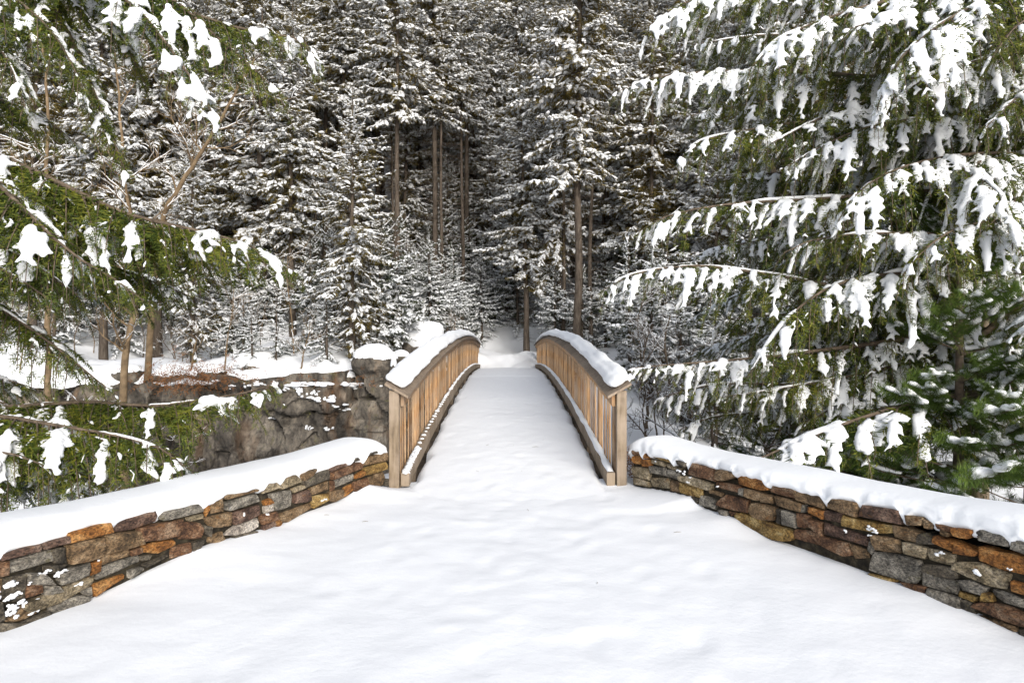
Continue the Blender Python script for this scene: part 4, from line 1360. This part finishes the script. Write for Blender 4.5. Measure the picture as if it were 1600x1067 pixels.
# generic boughs grown along +X, re-used around the trunks
GEN = []
for i, (ln, dp) in enumerate(((3.6, .30), (3.0, .24), (2.4, .20), (3.3, .42))):
    t = np.linspace(0, 1, 7)
    P = np.stack([ln * t, 0.18 * np.sin(t * 3 + i), 0.10 * np.sin(t * 2.2) - dp * ln * t ** 2 * 0.7], -1)
    GEN.append(bough(P, 0.66, 300 + i, dens=.055, snow=.85, inner=.06, fine=.036, K=7, lump=1.0, voxel=.017, dust=.14))


def clad(tree, H, z0, z1, n, seed, az=(0, 6.283), rmax=1.0, org_lean=(0, 0)):
    rng = np.random.default_rng(seed)
    for i in range(n):
        z = z0 + (z1 - z0) * (i + rng.random()) / n
        sc = rmax * (0.45 + 0.6 * (1 - z / H)) * rng.uniform(.8, 1.15)
        add_bough(tree, GEN[rng.integers(4)], rot=(rng.uniform(-.12, .12), rng.uniform(-.12, .12), rng.uniform(*az)),
                  loc=(org_lean[0] * z, org_lean[1] * z, z), sc=sc)


# the hemlock on the left, its trunk outside the picture
gz = lambda x, y: float(ground_z(np.array([x]), np.array([y]))[0])
LXY = np.array([-6.6, 6.6])
org = np.array([LXY[0], LXY[1], gz(*LXY)])
lt = thing('hemlock_tree', 'dark green hemlock reaching in from the left edge over the left stone wall', 'hemlock tree', org)
link('trunk', trunk_mesh('trunk', 11.5, 0.21, 1, 'limb'), lt)
tx = lambda z: np.array([0.0, 0.0, z - org[2]])


def lb(z_root, pts, Lw, seed, **kw):
    P = np.array([tx(z_root)] + [at(*q) - org for q in pts])
    return add_bough(lt, bough(P, Lw, seed, **kw))


lb(5.6, [(-60, -150, 6.2), (90, -60, 6.0), (210, 10, 5.8), (275, 90, 5.7), (318, 150, 5.6), (340, 195, 5.6)], .62, 11, snow=.75, lump=1.25, inner=.25)
lb(5.9, [(20, -170, 6.6), (180, -60, 6.4), (300, 20, 6.3), (400, 50, 6.2), (470, 62, 6.1), (497, 95, 6.1)], .7, 12, snow=.30, inner=.35, lump=1.2, droop=(.5, 1.0))
lb(5.8, [(0, -170, 6.3), (150, -70, 6.2), (270, 0, 6.1), (340, 60, 6.1), (400, 110, 6.0), (440, 150, 6.0)], .7, 31, snow=.30, inner=.3, lump=1.1, droop=(.45, .95))
lb(5.4, [(-100, -160, 6.4), (30, -60, 6.3), (90, 20, 6.2), (130, 100, 6.2), (165, 190, 6.2), (195, 265, 6.2)], .62, 13, snow=.36, dens=.032, inner=.1)
lb(5.35, [(-80, -170, 6.5), (50, -80, 6.4), (130, -10, 6.3), (190, 60, 6.3), (225, 130, 6.3)], .62, 27, snow=.35, dens=.038, inner=.1)
lb(5.3, [(-150, -100, 5.9), (-40, -30, 5.8), (40, 10, 5.7), (95, 70, 5.7), (130, 140, 5.7)], .6, 14, snow=.36, dens=.038, inner=.1)
lb(5.2, [(-160, -70, 6.0), (-60, 20, 5.8), (10, 90, 5.7), (40, 170, 5.7)], .5, 26, snow=.4, dens=.035, inner=.1)
lb(3.9, [(-120, 215, 6.2), (0, 245, 6.0), (90, 285, 5.9), (200, 335, 5.8), (330, 365, 5.7), (410, 392, 5.7), (456, 420, 5.7)], .72, 15, snow=.36, inner=.1, lump=1.1, dens=.03, droop=(.45, .95))
lb(3.85, [(-120, 240, 6.6), (0, 290, 6.4), (100, 325, 6.3), (220, 350, 6.2), (320, 380, 6.1), (390, 420, 6.1)], .72, 28, snow=.36, inner=.1, dens=.03, droop=(.5, 1.0))
lb(3.8, [(-150, 230, 5.8), (-30, 270, 5.4), (40, 330, 5.2), (110, 395, 5.1), (170, 430, 5.1), (225, 470, 5.1)], .7, 16, snow=.38, dens=.038, inner=.08, lump=1.15)
lb(3.6, [(-150, 280, 6.6), (0, 340, 6.5), (100, 390, 6.4), (200, 425, 6.4), (290, 460, 6.3)], .7, 17, snow=.28, dens=.032, inner=.08, droop=(.4, .9))
lb(3.3, [(-150, 330, 5.8), (-30, 370, 5.6), (50, 410, 5.5), (120, 460, 5.5)], .7, 29, snow=.38, dens=.038, inner=.08, droop=(.4, .9))
lb(2.6, [(-120, 420, 6.3), (-20, 470, 6.0), (50, 515, 5.9), (110, 560, 5.8), (165, 605, 5.8)], .55, 18, snow=.45, inner=.1, lump=1.1, dens=.035)
lb(1.6, [(-120, 625, 6.6), (0, 636, 6.4), (130, 628, 6.3), (240, 634, 6.2), (330, 622, 6.2), (400, 610, 6.1), (425, 600, 6.1)], .7, 19, snow=.40, inner=.08, lump=1.15, droop=(.5, 1.0), dens=.032)
lb(1.5, [(-120, 640, 5.9), (0, 650, 5.7), (90, 665, 5.6), (180, 680, 5.6), (250, 700, 5.6), (290, 730, 5.6)], .8, 20, snow=.38, dens=.032, inner=.08, droop=(.45, .95), lump=1.3)
lb(1.3, [(-120, 690, 6.2), (0, 690, 6.1), (100, 700, 6.0), (200, 715, 6.0), (265, 740, 6.0)], .6, 21, snow=.4, dens=.055, inner=.08, droop=(.4, .9))
lb(1.0, [(-140, 690, 5.5), (-40, 700, 5.3), (40, 715, 5.2), (100, 745, 5.2)], .5, 22, snow=.4, dens=.06, inner=.05, droop=(.5, 1.0))
lb(4.4, [(-140, 120, 6.8), (-20, 150, 6.8), (60, 180, 6.8), (120, 225, 6.8)], .55, 23, snow=.4, inner=.15)
lb(2.9, [(-160, 380, 5.6), (-50, 400, 5.4), (20, 430, 5.3), (80, 470, 5.3)], .6, 24, snow=.28, dens=.038, inner=.1)
clad(lt, 11.5, 4.2, 11.0, 16, 71)
clad(lt, 11.5, 0.9, 6.2, 26, 171, az=(-.75, .55), rmax=1.15)

# the hemlock on the right
RXY = np.array([7.3, 9.3])
org = np.array([RXY[0], RXY[1], gz(*RXY)])
rt = thing('hemlock_tree', 'large hemlock on the right, boughs bent under thick snow reaching to the bridge', 'hemlock tree', org)
link('trunk', trunk_mesh('trunk', 14, 0.24, 2, 'limb'), rt)


def rb(z_root, pts, Lw, seed, **kw):
    P = np.array([np.array([0, 0, z_root - org[2]])] + [at(*q) - org for q in pts])
    kw.setdefault('snow', .97); kw.setdefault('dust', .13); kw.setdefault('lump', 1.15); kw.setdefault('inner', .1); kw.setdefault('droop', (.7, 1.35)); kw.setdefault('dens', .055); kw.setdefault('finger', .72)
    return add_bough(rt, bough(P, Lw * 1.2, seed, **kw))


rb(5.35, [(1500, 122, 9.0), (1400, 124, 8.8), (1250, 112, 8.6), (1120, 112, 8.5), (1020, 122, 8.5), (962, 145, 8.5)], .62, 41)
rb(6.3, [(1500, -60, 8.8), (1350, -40, 8.5), (1200, -20, 8.4), (1080, 0, 8.3), (1015, 40, 8.3)], .75, 42)
rb(6.2, [(1560, -30, 8.2), (1440, -10, 7.9), (1320, 20, 7.8), (1220, 60, 7.7), (1170, 110, 7.7)], .75, 43)
rb(6.0, [(1580, -10, 7.6), (1520, 10, 7.2), (1460, 45, 7.0), (1400, 100, 6.9), (1370, 170, 6.9)], .65, 44)
rb(4.7, [(1520, 205, 9.2), (1420, 196, 8.8), (1270, 190, 8.5), (1160, 205, 8.4), (1090, 222, 8.4), (1062, 248, 8.4)], .66, 45)
rb(4.5, [(1540, 190, 8.6), (1460, 185, 8.2), (1370, 195, 8.0), (1290, 225, 7.9), (1230, 260, 7.9)], .66, 46)
rb(4.1, [(1540, 290, 8.8), (1420, 300, 8.5), (1290, 310, 8.3), (1150, 318, 8.2), (1050, 335, 8.2), (998, 362, 8.2)], .66, 47)
rb(3.95, [(1550, 250, 7.8), (1520, 265, 7.4), (1560, 300, 7.0), (1580, 345, 6.9), (1600, 400, 6.9)], .55, 48)
rb(4.05, [(1560, 240, 8.0), (1480, 245, 7.7), (1400, 265, 7.5), (1340, 300, 7.4), (1310, 345, 7.4)], .62, 49)
rb(3.2, [(1540, 440, 9.0), (1440, 450, 8.7), (1350, 455, 8.5), (1220, 432, 8.3), (1090, 415, 8.2), (990, 428, 8.2), (945, 452, 8.2)], .62, 50)
rb(3.3, [(1520, 420, 8.4), (1420, 425, 8.0), (1320, 440, 7.8), (1255, 475, 7.7), (1205, 530, 7.7), (1168, 590, 7.7)], .60, 51, lump=1.4)
rb(3.5, [(1540, 365, 8.2), (1450, 365, 7.9), (1350, 365, 7.7), (1270, 375, 7.6), (1225, 395, 7.6)], .6, 52, lump=1.45)
rb(2.7, [(1540, 520, 9.0), (1420, 530, 8.8), (1300, 545, 8.6), (1170, 560, 8.5), (1070, 568, 8.4), (985, 575, 8.4)], .58, 53)
rb(2.2, [(1500, 570, 9.6), (1380, 585, 9.5), (1250, 600, 9.4), (1120, 600, 9.3), (1030, 622, 9.3)], .6, 64)
rb(2.0, [(1480, 600, 9.9), (1360, 620, 9.8), (1240, 640, 9.8), (1120, 650, 9.7), (1060, 672, 9.7)], .55, 65, snow=.7)
rb(3.6, [(1560, 340, 7.6), (1500, 355, 7.3), (1450, 385, 7.1), (1410, 430, 7.1)], .6, 54, snow=.55)
rb(2.5, [(1560, 540, 9.0), (1450, 560, 8.9), (1340, 585, 8.8), (1230, 605, 8.7), (1130, 620, 8.7)], .55, 55, snow=.5)
rb(5.1, [(1580, 90, 7.8), (1510, 100, 7.4), (1440, 125, 7.2), (1390, 165, 7.1)], .62, 56, snow=.7)
rb(5.0, [(1620, 130, 7.4), (1580, 160, 6.9), (1540, 200, 6.7)], .55, 57, snow=.3)
rb(5.6, [(1640, 20, 7.4), (1590, 40, 6.9), (1550, 90, 6.7)], .6, 58, snow=.35)
rb(4.9, [(1450, 160, 9.9), (1330, 165, 9.8), (1200, 160, 9.7), (1080, 180, 9.6)], .7, 59, snow=.6)
rb(4.3, [(1450, 255, 9.9), (1330, 265, 9.8), (1220, 270, 9.8), (1120, 280, 9.7)], .7, 60, snow=.6)
rb(3.7, [(1460, 350, 9.9), (1350, 360, 9.8), (1230, 370, 9.8), (1130, 385, 9.7)], .7, 61, snow=.6)
rb(3.0, [(1460, 470, 9.9), (1350, 480, 9.8), (1230, 490, 9.7), (1120, 500, 9.7)], .7, 62, snow=.5)
rb(5.7, [(1450, 60, 9.9), (1330, 60, 9.8), (1200, 55, 9.7), (1080, 70, 9.6)], .7, 63, snow=.6)
clad(rt, 14, 2.4, 13, 30, 72)
clad(rt, 14, 1.6, 7.6, 14, 172, az=(2.5, 3.75), rmax=1.5)
clad(rt, 14, 1.4, 7.0, 14, 173, az=(3.6, 4.7), rmax=1.0)

# a second, leaning hemlock behind it
org2 = np.array([col_x(1318, 12.0), 12.0, gz(col_x(1318, 12.0), 12.0)])
ht = thing('hemlock_tree', 'leaning crooked hemlock on the bank behind the right stone wall', 'hemlock tree', org2)
link('trunk', trunk_mesh('trunk', 8.5, 0.12, 4, 'limb', lean=(-.16, .05)), ht)
clad(ht, 8.5, 1.3, 8.2, 24, 73, rmax=.85, org_lean=(-.16, .05))
org3 = np.array([10.6, 13.5, gz(10.6, 13.5)])
ht = thing('hemlock_tree', 'dark hemlock in the back at the right edge, mostly hidden by the large one', 'hemlock tree', org3)
link('trunk', trunk_mesh('trunk', 12, 0.2, 5, 'limb'), ht)
clad(ht, 12, 1.0, 11.5, 34, 74, rmax=1.1)
# ------------------------------------------------------------------ young pines on the right, behind the wall
def pine_bough(seed, ln, ntuft=26, snow=.5):
    rng = np.random.default_rng(seed)
    a = Acc(); sn = Acc()
    t = np.linspace(0, 1, 8)
    P = np.stack([ln * t, 0.05 * np.sin(4 * t + seed), 0.22 * ln * t ** 1.6 - 0.10 * ln * t], -1)
    tubes(a, P, 0.012 * (1 - t * .8), None, 5)
    pos = lambda s: np.stack([np.interp(s, t, P[:, k]) for k in range(3)], -1)
    ends, dirs = [], []
    for i in range(9):
        s0 = rng.uniform(.3, 1.0); sg = 1 if i % 2 else -1
        l_ = rng.uniform(.18, .42) * (1.25 - s0 * .6)
        d = nrm(np.array([.75, sg * rng.uniform(.3, .9), rng.uniform(-.05, .35)]))
        q = pos(np.array([s0]))[0]
        tubes(a, np.array([q + d * l_ * k for k in (0, .35, .7, 1)]), [.006, .005, .004, .003], None, 4)
        for k in np.linspace(.35, 1, 4):
            ends.append(q + d * l_ * k); dirs.append(d)
    for s0 in np.linspace(.45, 1, 7):
        ends.append(pos(np.array([s0]))[0]); dirs.append(nrm(np.array([1, 0, .25])))
    p = np.array(ends); d = np.array(dirs)
    reps = 4
    p = np.repeat(p, reps, 0); d = nrm(np.repeat(d, reps, 0) + rng.normal(0, .22, (len(p), 3)))
    N = len(p)
    s = nrm(np.cross(d, rng.normal(0, 1, (N, 3))))
    fans(a, p - d * .03, d, s, rng.uniform(.13, .20, N), 11, 0.026, rng, 1, spread=.55, rise=.40)
    limb = a.mesh('pine_bough', [M['limb'], M['pine']])
    for i in range(0, N, reps):
        if rng.random() < snow:
            U = d[i]; r = rng.uniform(.03, .065)
            blob(sn, p[i] + np.array([0, 0, .03]), (r * 1.5, r * 1.1, r * .6), nrm(np.array([U[0], U[1], 0.0])), nrm(np.array([-U[1], U[0], 0.0])), rng, 2)
    if sn.n == 0:
        blob(sn, p[0], (.03, .03, .02), np.array([1., 0, 0]), np.array([0, 1., 0]), rng, 2)
    return limb, remesh(sn, 'pine_snow', M['tree_snow'], .018, 2)


PB = [pine_bough(500 + i, l_, snow=s_) for i, (l_, s_) in enumerate(((1.25, .45), (1.0, .55), (.8, .35), (1.1, .25)))]


def pine(px, d, H, seed, label, zz=None):
    rng = np.random.default_rng(seed)
    x = col_x(px, d)
    z = gz(x, d) if zz is None else zz
    root = thing('pine_tree', label, 'pine tree', (x, d, z))
    link('trunk', trunk_mesh('trunk', H, 0.055, seed, 'limb', z0=-.4), root)
    zc = 0.35
    while zc < H:
        for k in range(6):
            sc = (0.30 + 0.75 * (1 - zc / H)) * rng.uniform(.85, 1.2) * 1.15
            b_ = PB[rng.integers(4)]
            add_bough(root, b_, rot=(rng.uniform(-.2, .2), rng.uniform(-.25, .1) - .3 * (zc / H), rng.uniform(0, 6.283)), loc=(0, 0, zc + rng.uniform(-.08, .08)), sc=sc)
        zc += rng.uniform(.22, .30)
    return root


pine(1500, 7.9, 3.5, 81, 'bushy young pine with long soft needles close behind the right stone wall')
pine(1610, 7.3, 3.0, 82, 'young pine cut by the right edge above the stone wall snow')
pine(1385, 9.2, 2.2, 83, 'low young pine left of the bushy one, over the right wall')
pine(1200, 10.2, 1.7, 84, 'small dark pine seedling behind the right wall, near the fallen branches')


# ------------------------------------------------------------------ bare trees, brush and fallen branches
def bare_tree(name, label, cat, base, pts, r0, seed, mat, nb=14, blen=1.4, twigs=5, snow=True, group=None, spread=1.0):
    """a leafless stem along pts with forked branches; snow lies on the upper sides"""
    rng = np.random.default_rng(seed)
    base = np.asarray(base, float)
    root = thing(name, label, cat, base, group)
    P = catmull(np.asarray(pts) - base, 26)
    t = np.linspace(0, 1, 26)
    w = Acc(); sn = Acc(); br = Acc()
    tubes(w, P + 0.02 * rng.standard_normal((26, 3)) * r0 / .1, r0 * (1 - .82 * t) + .004, None, 8)
    w.build('trunk', M[mat], root)
    pos = lambda s: np.array([np.interp(s, t, P[:, k]) for k in range(3)])

    def branch(p, d, l_, r, depth):
        k = 7
        q = [p]
        dd = d
        for i in range(k - 1):
            dd = nrm(dd + rng.normal(0, .16, 3) + np.array([0, 0, .05]))
            q.append(q[-1] + dd * l_ / (k - 1))
        q = np.array(q)
        tubes(br, q, r * (1 - .75 * np.linspace(0, 1, k)) + .0015, None, 4 if depth else 3)
        if snow and abs(dd[2]) < .8 and rng.random() < .6:
            rr = np.interp(np.linspace(0, 1, k), [0, .15, .8, 1], [.001, 1, .8, .05]) * (r * .8 + .006) * rng.uniform(.6, 1.2)
            qs = q.copy(); qs[:, 2] += r * .7 + rr * .5
            tubes(sn, qs, rr, rr * .9, 4)
        if depth:
            for i in range(twigs):
                j = rng.integers(1, k - 1)
                sd_ = nrm(np.cross(dd, rng.normal(0, 1, 3)))
                branch(q[j], nrm(dd * .8 + sd_ * .75 * spread + np.array([0, 0, .1])), l_ * rng.uniform(.35, .6), r * .5, depth - 1)
    for i in range(nb):
        s0 = rng.uniform(.25, 1)
        tang = nrm(pos(min(s0 + .05, 1)) - pos(s0 - .05))
        sd_ = nrm(np.cross(tang, rng.normal(0, 1, 3)))
        branch(pos(s0), nrm(tang * .5 + sd_ * spread + np.array([0, 0, .12])), blen * rng.uniform(.5, 1.2) * (1.2 - .5 * s0), (r0 * .28) * (1.2 - .7 * s0) + .003, 2)
    br.build('branches', M[mat], root)['kind'] = 'stuff'
    if sn.n:
        sn.build('snow', M['tree_snow'], root)['kind'] = 'stuff'
    return root


def pt(*q):
    return [at(*k) for k in q]


def from_ground(px, d):
    x = col_x(px, d)
    return np.array([x, d, gz(x, d) - .1])


B0 = from_ground(196, 21.0)
bare_tree('bare_tree', 'crooked tan bare tree growing from the ledge behind the left hemlock', 'bare tree', B0, [B0] + pt((192, 600, 21), (202, 520, 21), (216, 440, 21.2), (205, 340, 21.4), (190, 220, 21.6), (180, 80, 22)), .125, 91, 'twig', 16, 2.2)
B0 = from_ground(232, 23.5)
bare_tree('bare_tree', 'slanting tan bare tree leaning to the right over the left hemlock bough', 'bare tree', B0, [B0] + pt((238, 470, 23.2), (256, 335, 22.6), (300, 262, 22.0), (345, 185, 21.5), (400, 90, 21)), .12, 92, 'twig', 16, 2.0)
B0 = from_ground(75, 21.0)
bare_tree('bare_tree', 'straight tan bare stem at the far left behind the dark hanging bough', 'bare tree', B0, [B0] + pt((75, 500, 21), (72, 330, 21), (74, 160, 21), (60, 20, 21)), .10, 93, 'twig', 14, 2.2)
for i, (px, d, h, seed) in enumerate(((325, 22.8, 2.6, 1), (350, 23.6, 3.2, 2), (270, 22.6, 2.4, 3), (120, 19.0, 3.0, 4), (160, 17.0, 2.4, 5), (470, 23.6, 1.8, 6), (90, 15.0, 2.2, 7), (700, 28.0, 1.6, 8))):
    b0 = from_ground(px, d)
    lbs = ['tan leafless shrub on the ledge under the slanting bare tree', 'tall tan shrub with twigs spreading right, beside the flat boulder', 'thin leafless shrub by the frozen seep on the ledge', 'leafless brush deep left behind the low hemlock boughs',
           'twiggy brush on the stream bank left, behind the lowest bough', 'leafless twigs in front of the thin ledge spruce', 'low bare brush at the far left near the stream snow', 'a few bare twigs sticking out by the buried boulder']
    bare_tree('bare_shrub', lbs[i], 'shrub', b0, [b0, b0 + np.array([.1, 0, h * .4]), b0 + np.array([.25, .1, h * .75]), b0 + np.array([.3, .1, h])], .028, 200 + seed, 'twig', 9, h * .5, 4, spread=.8)
for i, (px, d, h) in enumerate(((1010, 17.5, 2.6), (1043, 18.5, 3.0), (1078, 16.5, 2.6), (1000, 20.5, 3.0), (1110, 15.5, 2.8), (1060, 20.5, 3.4))):
    b0 = from_ground(px, d)
    lbs = ['thin dark stem nearest to the right bridge post', 'thin dark stem second from the right bridge post', 'leaning thin stem above the right wall, left of the fallen branches', 'slim bare stem beside the right handrail end, farther back',
           'slim bare stem just left of the fallen snowy branches', 'tall bare stem on the bank behind the right wall']
    bare_tree('bare_sapling', lbs[i], 'sapling', b0, [b0, b0 + np.array([.04, 0, h * .4]), b0 + np.array([-.05, .1, h * .75]), b0 + np.array([.1, .1, h])], .04, 230 + i, 'limb', 8, h * .45, 4, spread=.9)
for i, (pts_, r0) in enumerate((([(1395, 655, 11.5), (1300, 668, 11.3), (1200, 660, 11.0), (1130, 640, 10.8), (1085, 610, 10.6)], .07), ([(1330, 690, 10.4), (1270, 695, 10.2), (1210, 705, 10.0), (1195, 700, 9.9)], .05),
                                ([(1330, 640, 12.0), (1260, 650, 11.8), (1200, 690, 11.5)], .045), ([(1420, 700, 10.2), (1350, 660, 10.6), (1290, 615, 11.0)], .04))):
    lbs = ['long fallen limb under a ridge of snow on the right bank', 'dark bent branch lying just behind the right wall snow', 'broken branch slanting down behind the right wall', 'slanting dead limb below the leaning hemlock']
    q = pt(*pts_)
    bare_tree('fallen_branch', lbs[i], 'branch', q[0], q, r0, 250 + i, 'limb', 7, .9, 3, spread=.7)
    tr_ = bpy.data.objects
b0 = from_ground(1530, 10.5)
bare_tree('birch_tree', 'pale barked trunk behind the young pines on the right', 'birch tree', b0, [b0] + pt((1532, 700, 10.5), (1528, 600, 10.5), (1535, 450, 10.6), (1530, 250, 10.8), (1520, 0, 11)), .15, 261, 'grey_bark', 8, 1.5)

brs = np.random.default_rng(61)
shrubs, bank = [], []


def copy_shrub(src, loc, r):
    c = src.copy(); COL.objects.link(c)
    c.location = loc; c.rotation_euler = (0, 0, r.uniform(0, 6.283)); k = r.uniform(.75, 1.2); c.scale = (k, k, k)
    for ch in list(src.children):
        d_ = ch.copy(); COL.objects.link(d_); d_.parent = c


for i in range(26):
    px = brs.uniform(20, 560); d = brs.uniform(24.2, 29)
    b0 = from_ground(px, d); h = brs.uniform(1.0, 3.4)
    if i >= 6:
        copy_shrub(shrubs[i % 6], b0, brs)
        continue
    shrubs.append(None)
    shrubs[-1] = bare_tree('bare_shrub', 'thin leafless shrub poking from the snow between the trunks above the rock ledge', 'shrub', b0,
              [b0, b0 + np.array([brs.uniform(-.2, .2), 0, h * .4]), b0 + np.array([brs.uniform(-.4, .4), .1, h * .75]), b0 + np.array([brs.uniform(-.6, .6), .1, h])], .022, 300 + i, 'twig' if i % 2 else 'limb', 7, h * .5, 3, spread=.8, group='leafless shrubs above the ledge')
for i in range(14):
    d = brs.uniform(12, 24); px = CX + brs.uniform(3.2, 7.5) / d * FPX
    b0 = from_ground(px, d); h = brs.uniform(1.0, 2.6)
    if i >= 4:
        copy_shrub(bank[i % 4], b0, brs)
        continue
    bank.append(None)
    bank[-1] = bare_tree('bare_shrub', 'tangled leafless shrub on the snowy bank right of the bridge', 'shrub', b0,
              [b0, b0 + np.array([brs.uniform(-.2, .2), 0, h * .4]), b0 + np.array([brs.uniform(-.4, .4), .1, h * .75]), b0 + np.array([brs.uniform(-.6, .6), .1, h])], .022, 340 + i, 'limb', 9, h * .55, 4, spread=.9, group='leafless shrubs right of the bridge')

# rusty fern and leaf litter hanging on the ledge
rng = np.random.default_rng(44)
a = Acc()
N = 750
px = rng.normal(300, 42, N); py = rng.normal(588, 13, N)
far_ = rng.random(N) < .25
px = np.where(far_, rng.uniform(200, 590, N), px); py = np.where(far_, 592 + rng.normal(0, 8, N), py)
dd = rng.uniform(22.0, 22.7, N)
p = np.stack([(px - CX) / FPX * dd, dd, EYE - (py - HY) / FPX * dd], -1)
d = nrm(rng.normal(0, 1, (N, 3)) + np.array([0, -.3, -.4]))
fans(a, p - np.array([-10, 22, 0]), d, nrm(np.cross(d, rng.normal(0, 1, (N, 3)))), rng.uniform(.12, .34, N), 5, .07, rng, 0, spread=.3, rise=.2)
lit = a.build('dry_ferns', M['dry_leaf'])
lit.location = (-10, 22, 0)
lit['kind'] = 'stuff'; lit['label'] = 'rusty brown dead ferns and leaves clinging to the ledge edge'
# dark dead growth at the foot of the right bridge post
a = Acc()
N = 260
p = np.stack([rng.uniform(1.34, 1.6, N), rng.uniform(7.75, 8.3, N), rng.uniform(-.15, .28, N)], -1)
d = nrm(rng.normal(0, 1, (N, 3)) + np.array([0, 0, .5]))
fans(a, p - np.array([1.5, 8, 0]), d, nrm(np.cross(d, rng.normal(0, 1, (N, 3)))), rng.uniform(.06, .16, N), 5, .06, rng, 0, spread=.3)
lit = a.build('dead_weeds', M['dry_leaf']); lit.location = (1.5, 8, 0)
lit['kind'] = 'stuff'; lit['label'] = 'brown dead weeds between the right bridge post and the stone wall'
a = Acc()
N = 20
p = np.stack([rng.uniform(-1.9, 1.9, N), rng.uniform(2.2, 9.5, N), np.zeros(N)], -1)
p[:, 2] = np.where(p[:, 1] < 7.4, ground_z(p[:, 0], p[:, 1]), arch(p[:, 1]) + .03) + .006
p[:, 0] = np.where(p[:, 1] > 7.2, p[:, 0] * .4, p[:, 0])
p[:, 2] = np.where(p[:, 1] < 7.4, ground_z(p[:, 0], p[:, 1]), p[:, 2]) + .002
an = rng.uniform(0, 6.283, N); ln = rng.uniform(.012, .05, N)
dv = np.stack([np.cos(an), np.sin(an), 0 * an], -1) * ln[:, None]
tubes(a, np.stack([p - dv, p + dv * .2 + np.stack([0 * an, 0 * an, 0 * an + .003], -1), p + dv], 1), np.array([.0012, .002, .001])[None].repeat(N, 0), None, 4)
lit = a.build('fallen_twigs', M['twig']); lit['kind'] = 'stuff'; lit['label'] = 'tiny bits of twig and needle dropped on the trodden snow'
import sys
print('OBJECTS', len(bpy.data.objects), 'TRIS', sum(len(m.loops) - 2 * len(m.polygons) for m in bpy.data.meshes), file=sys.stderr)
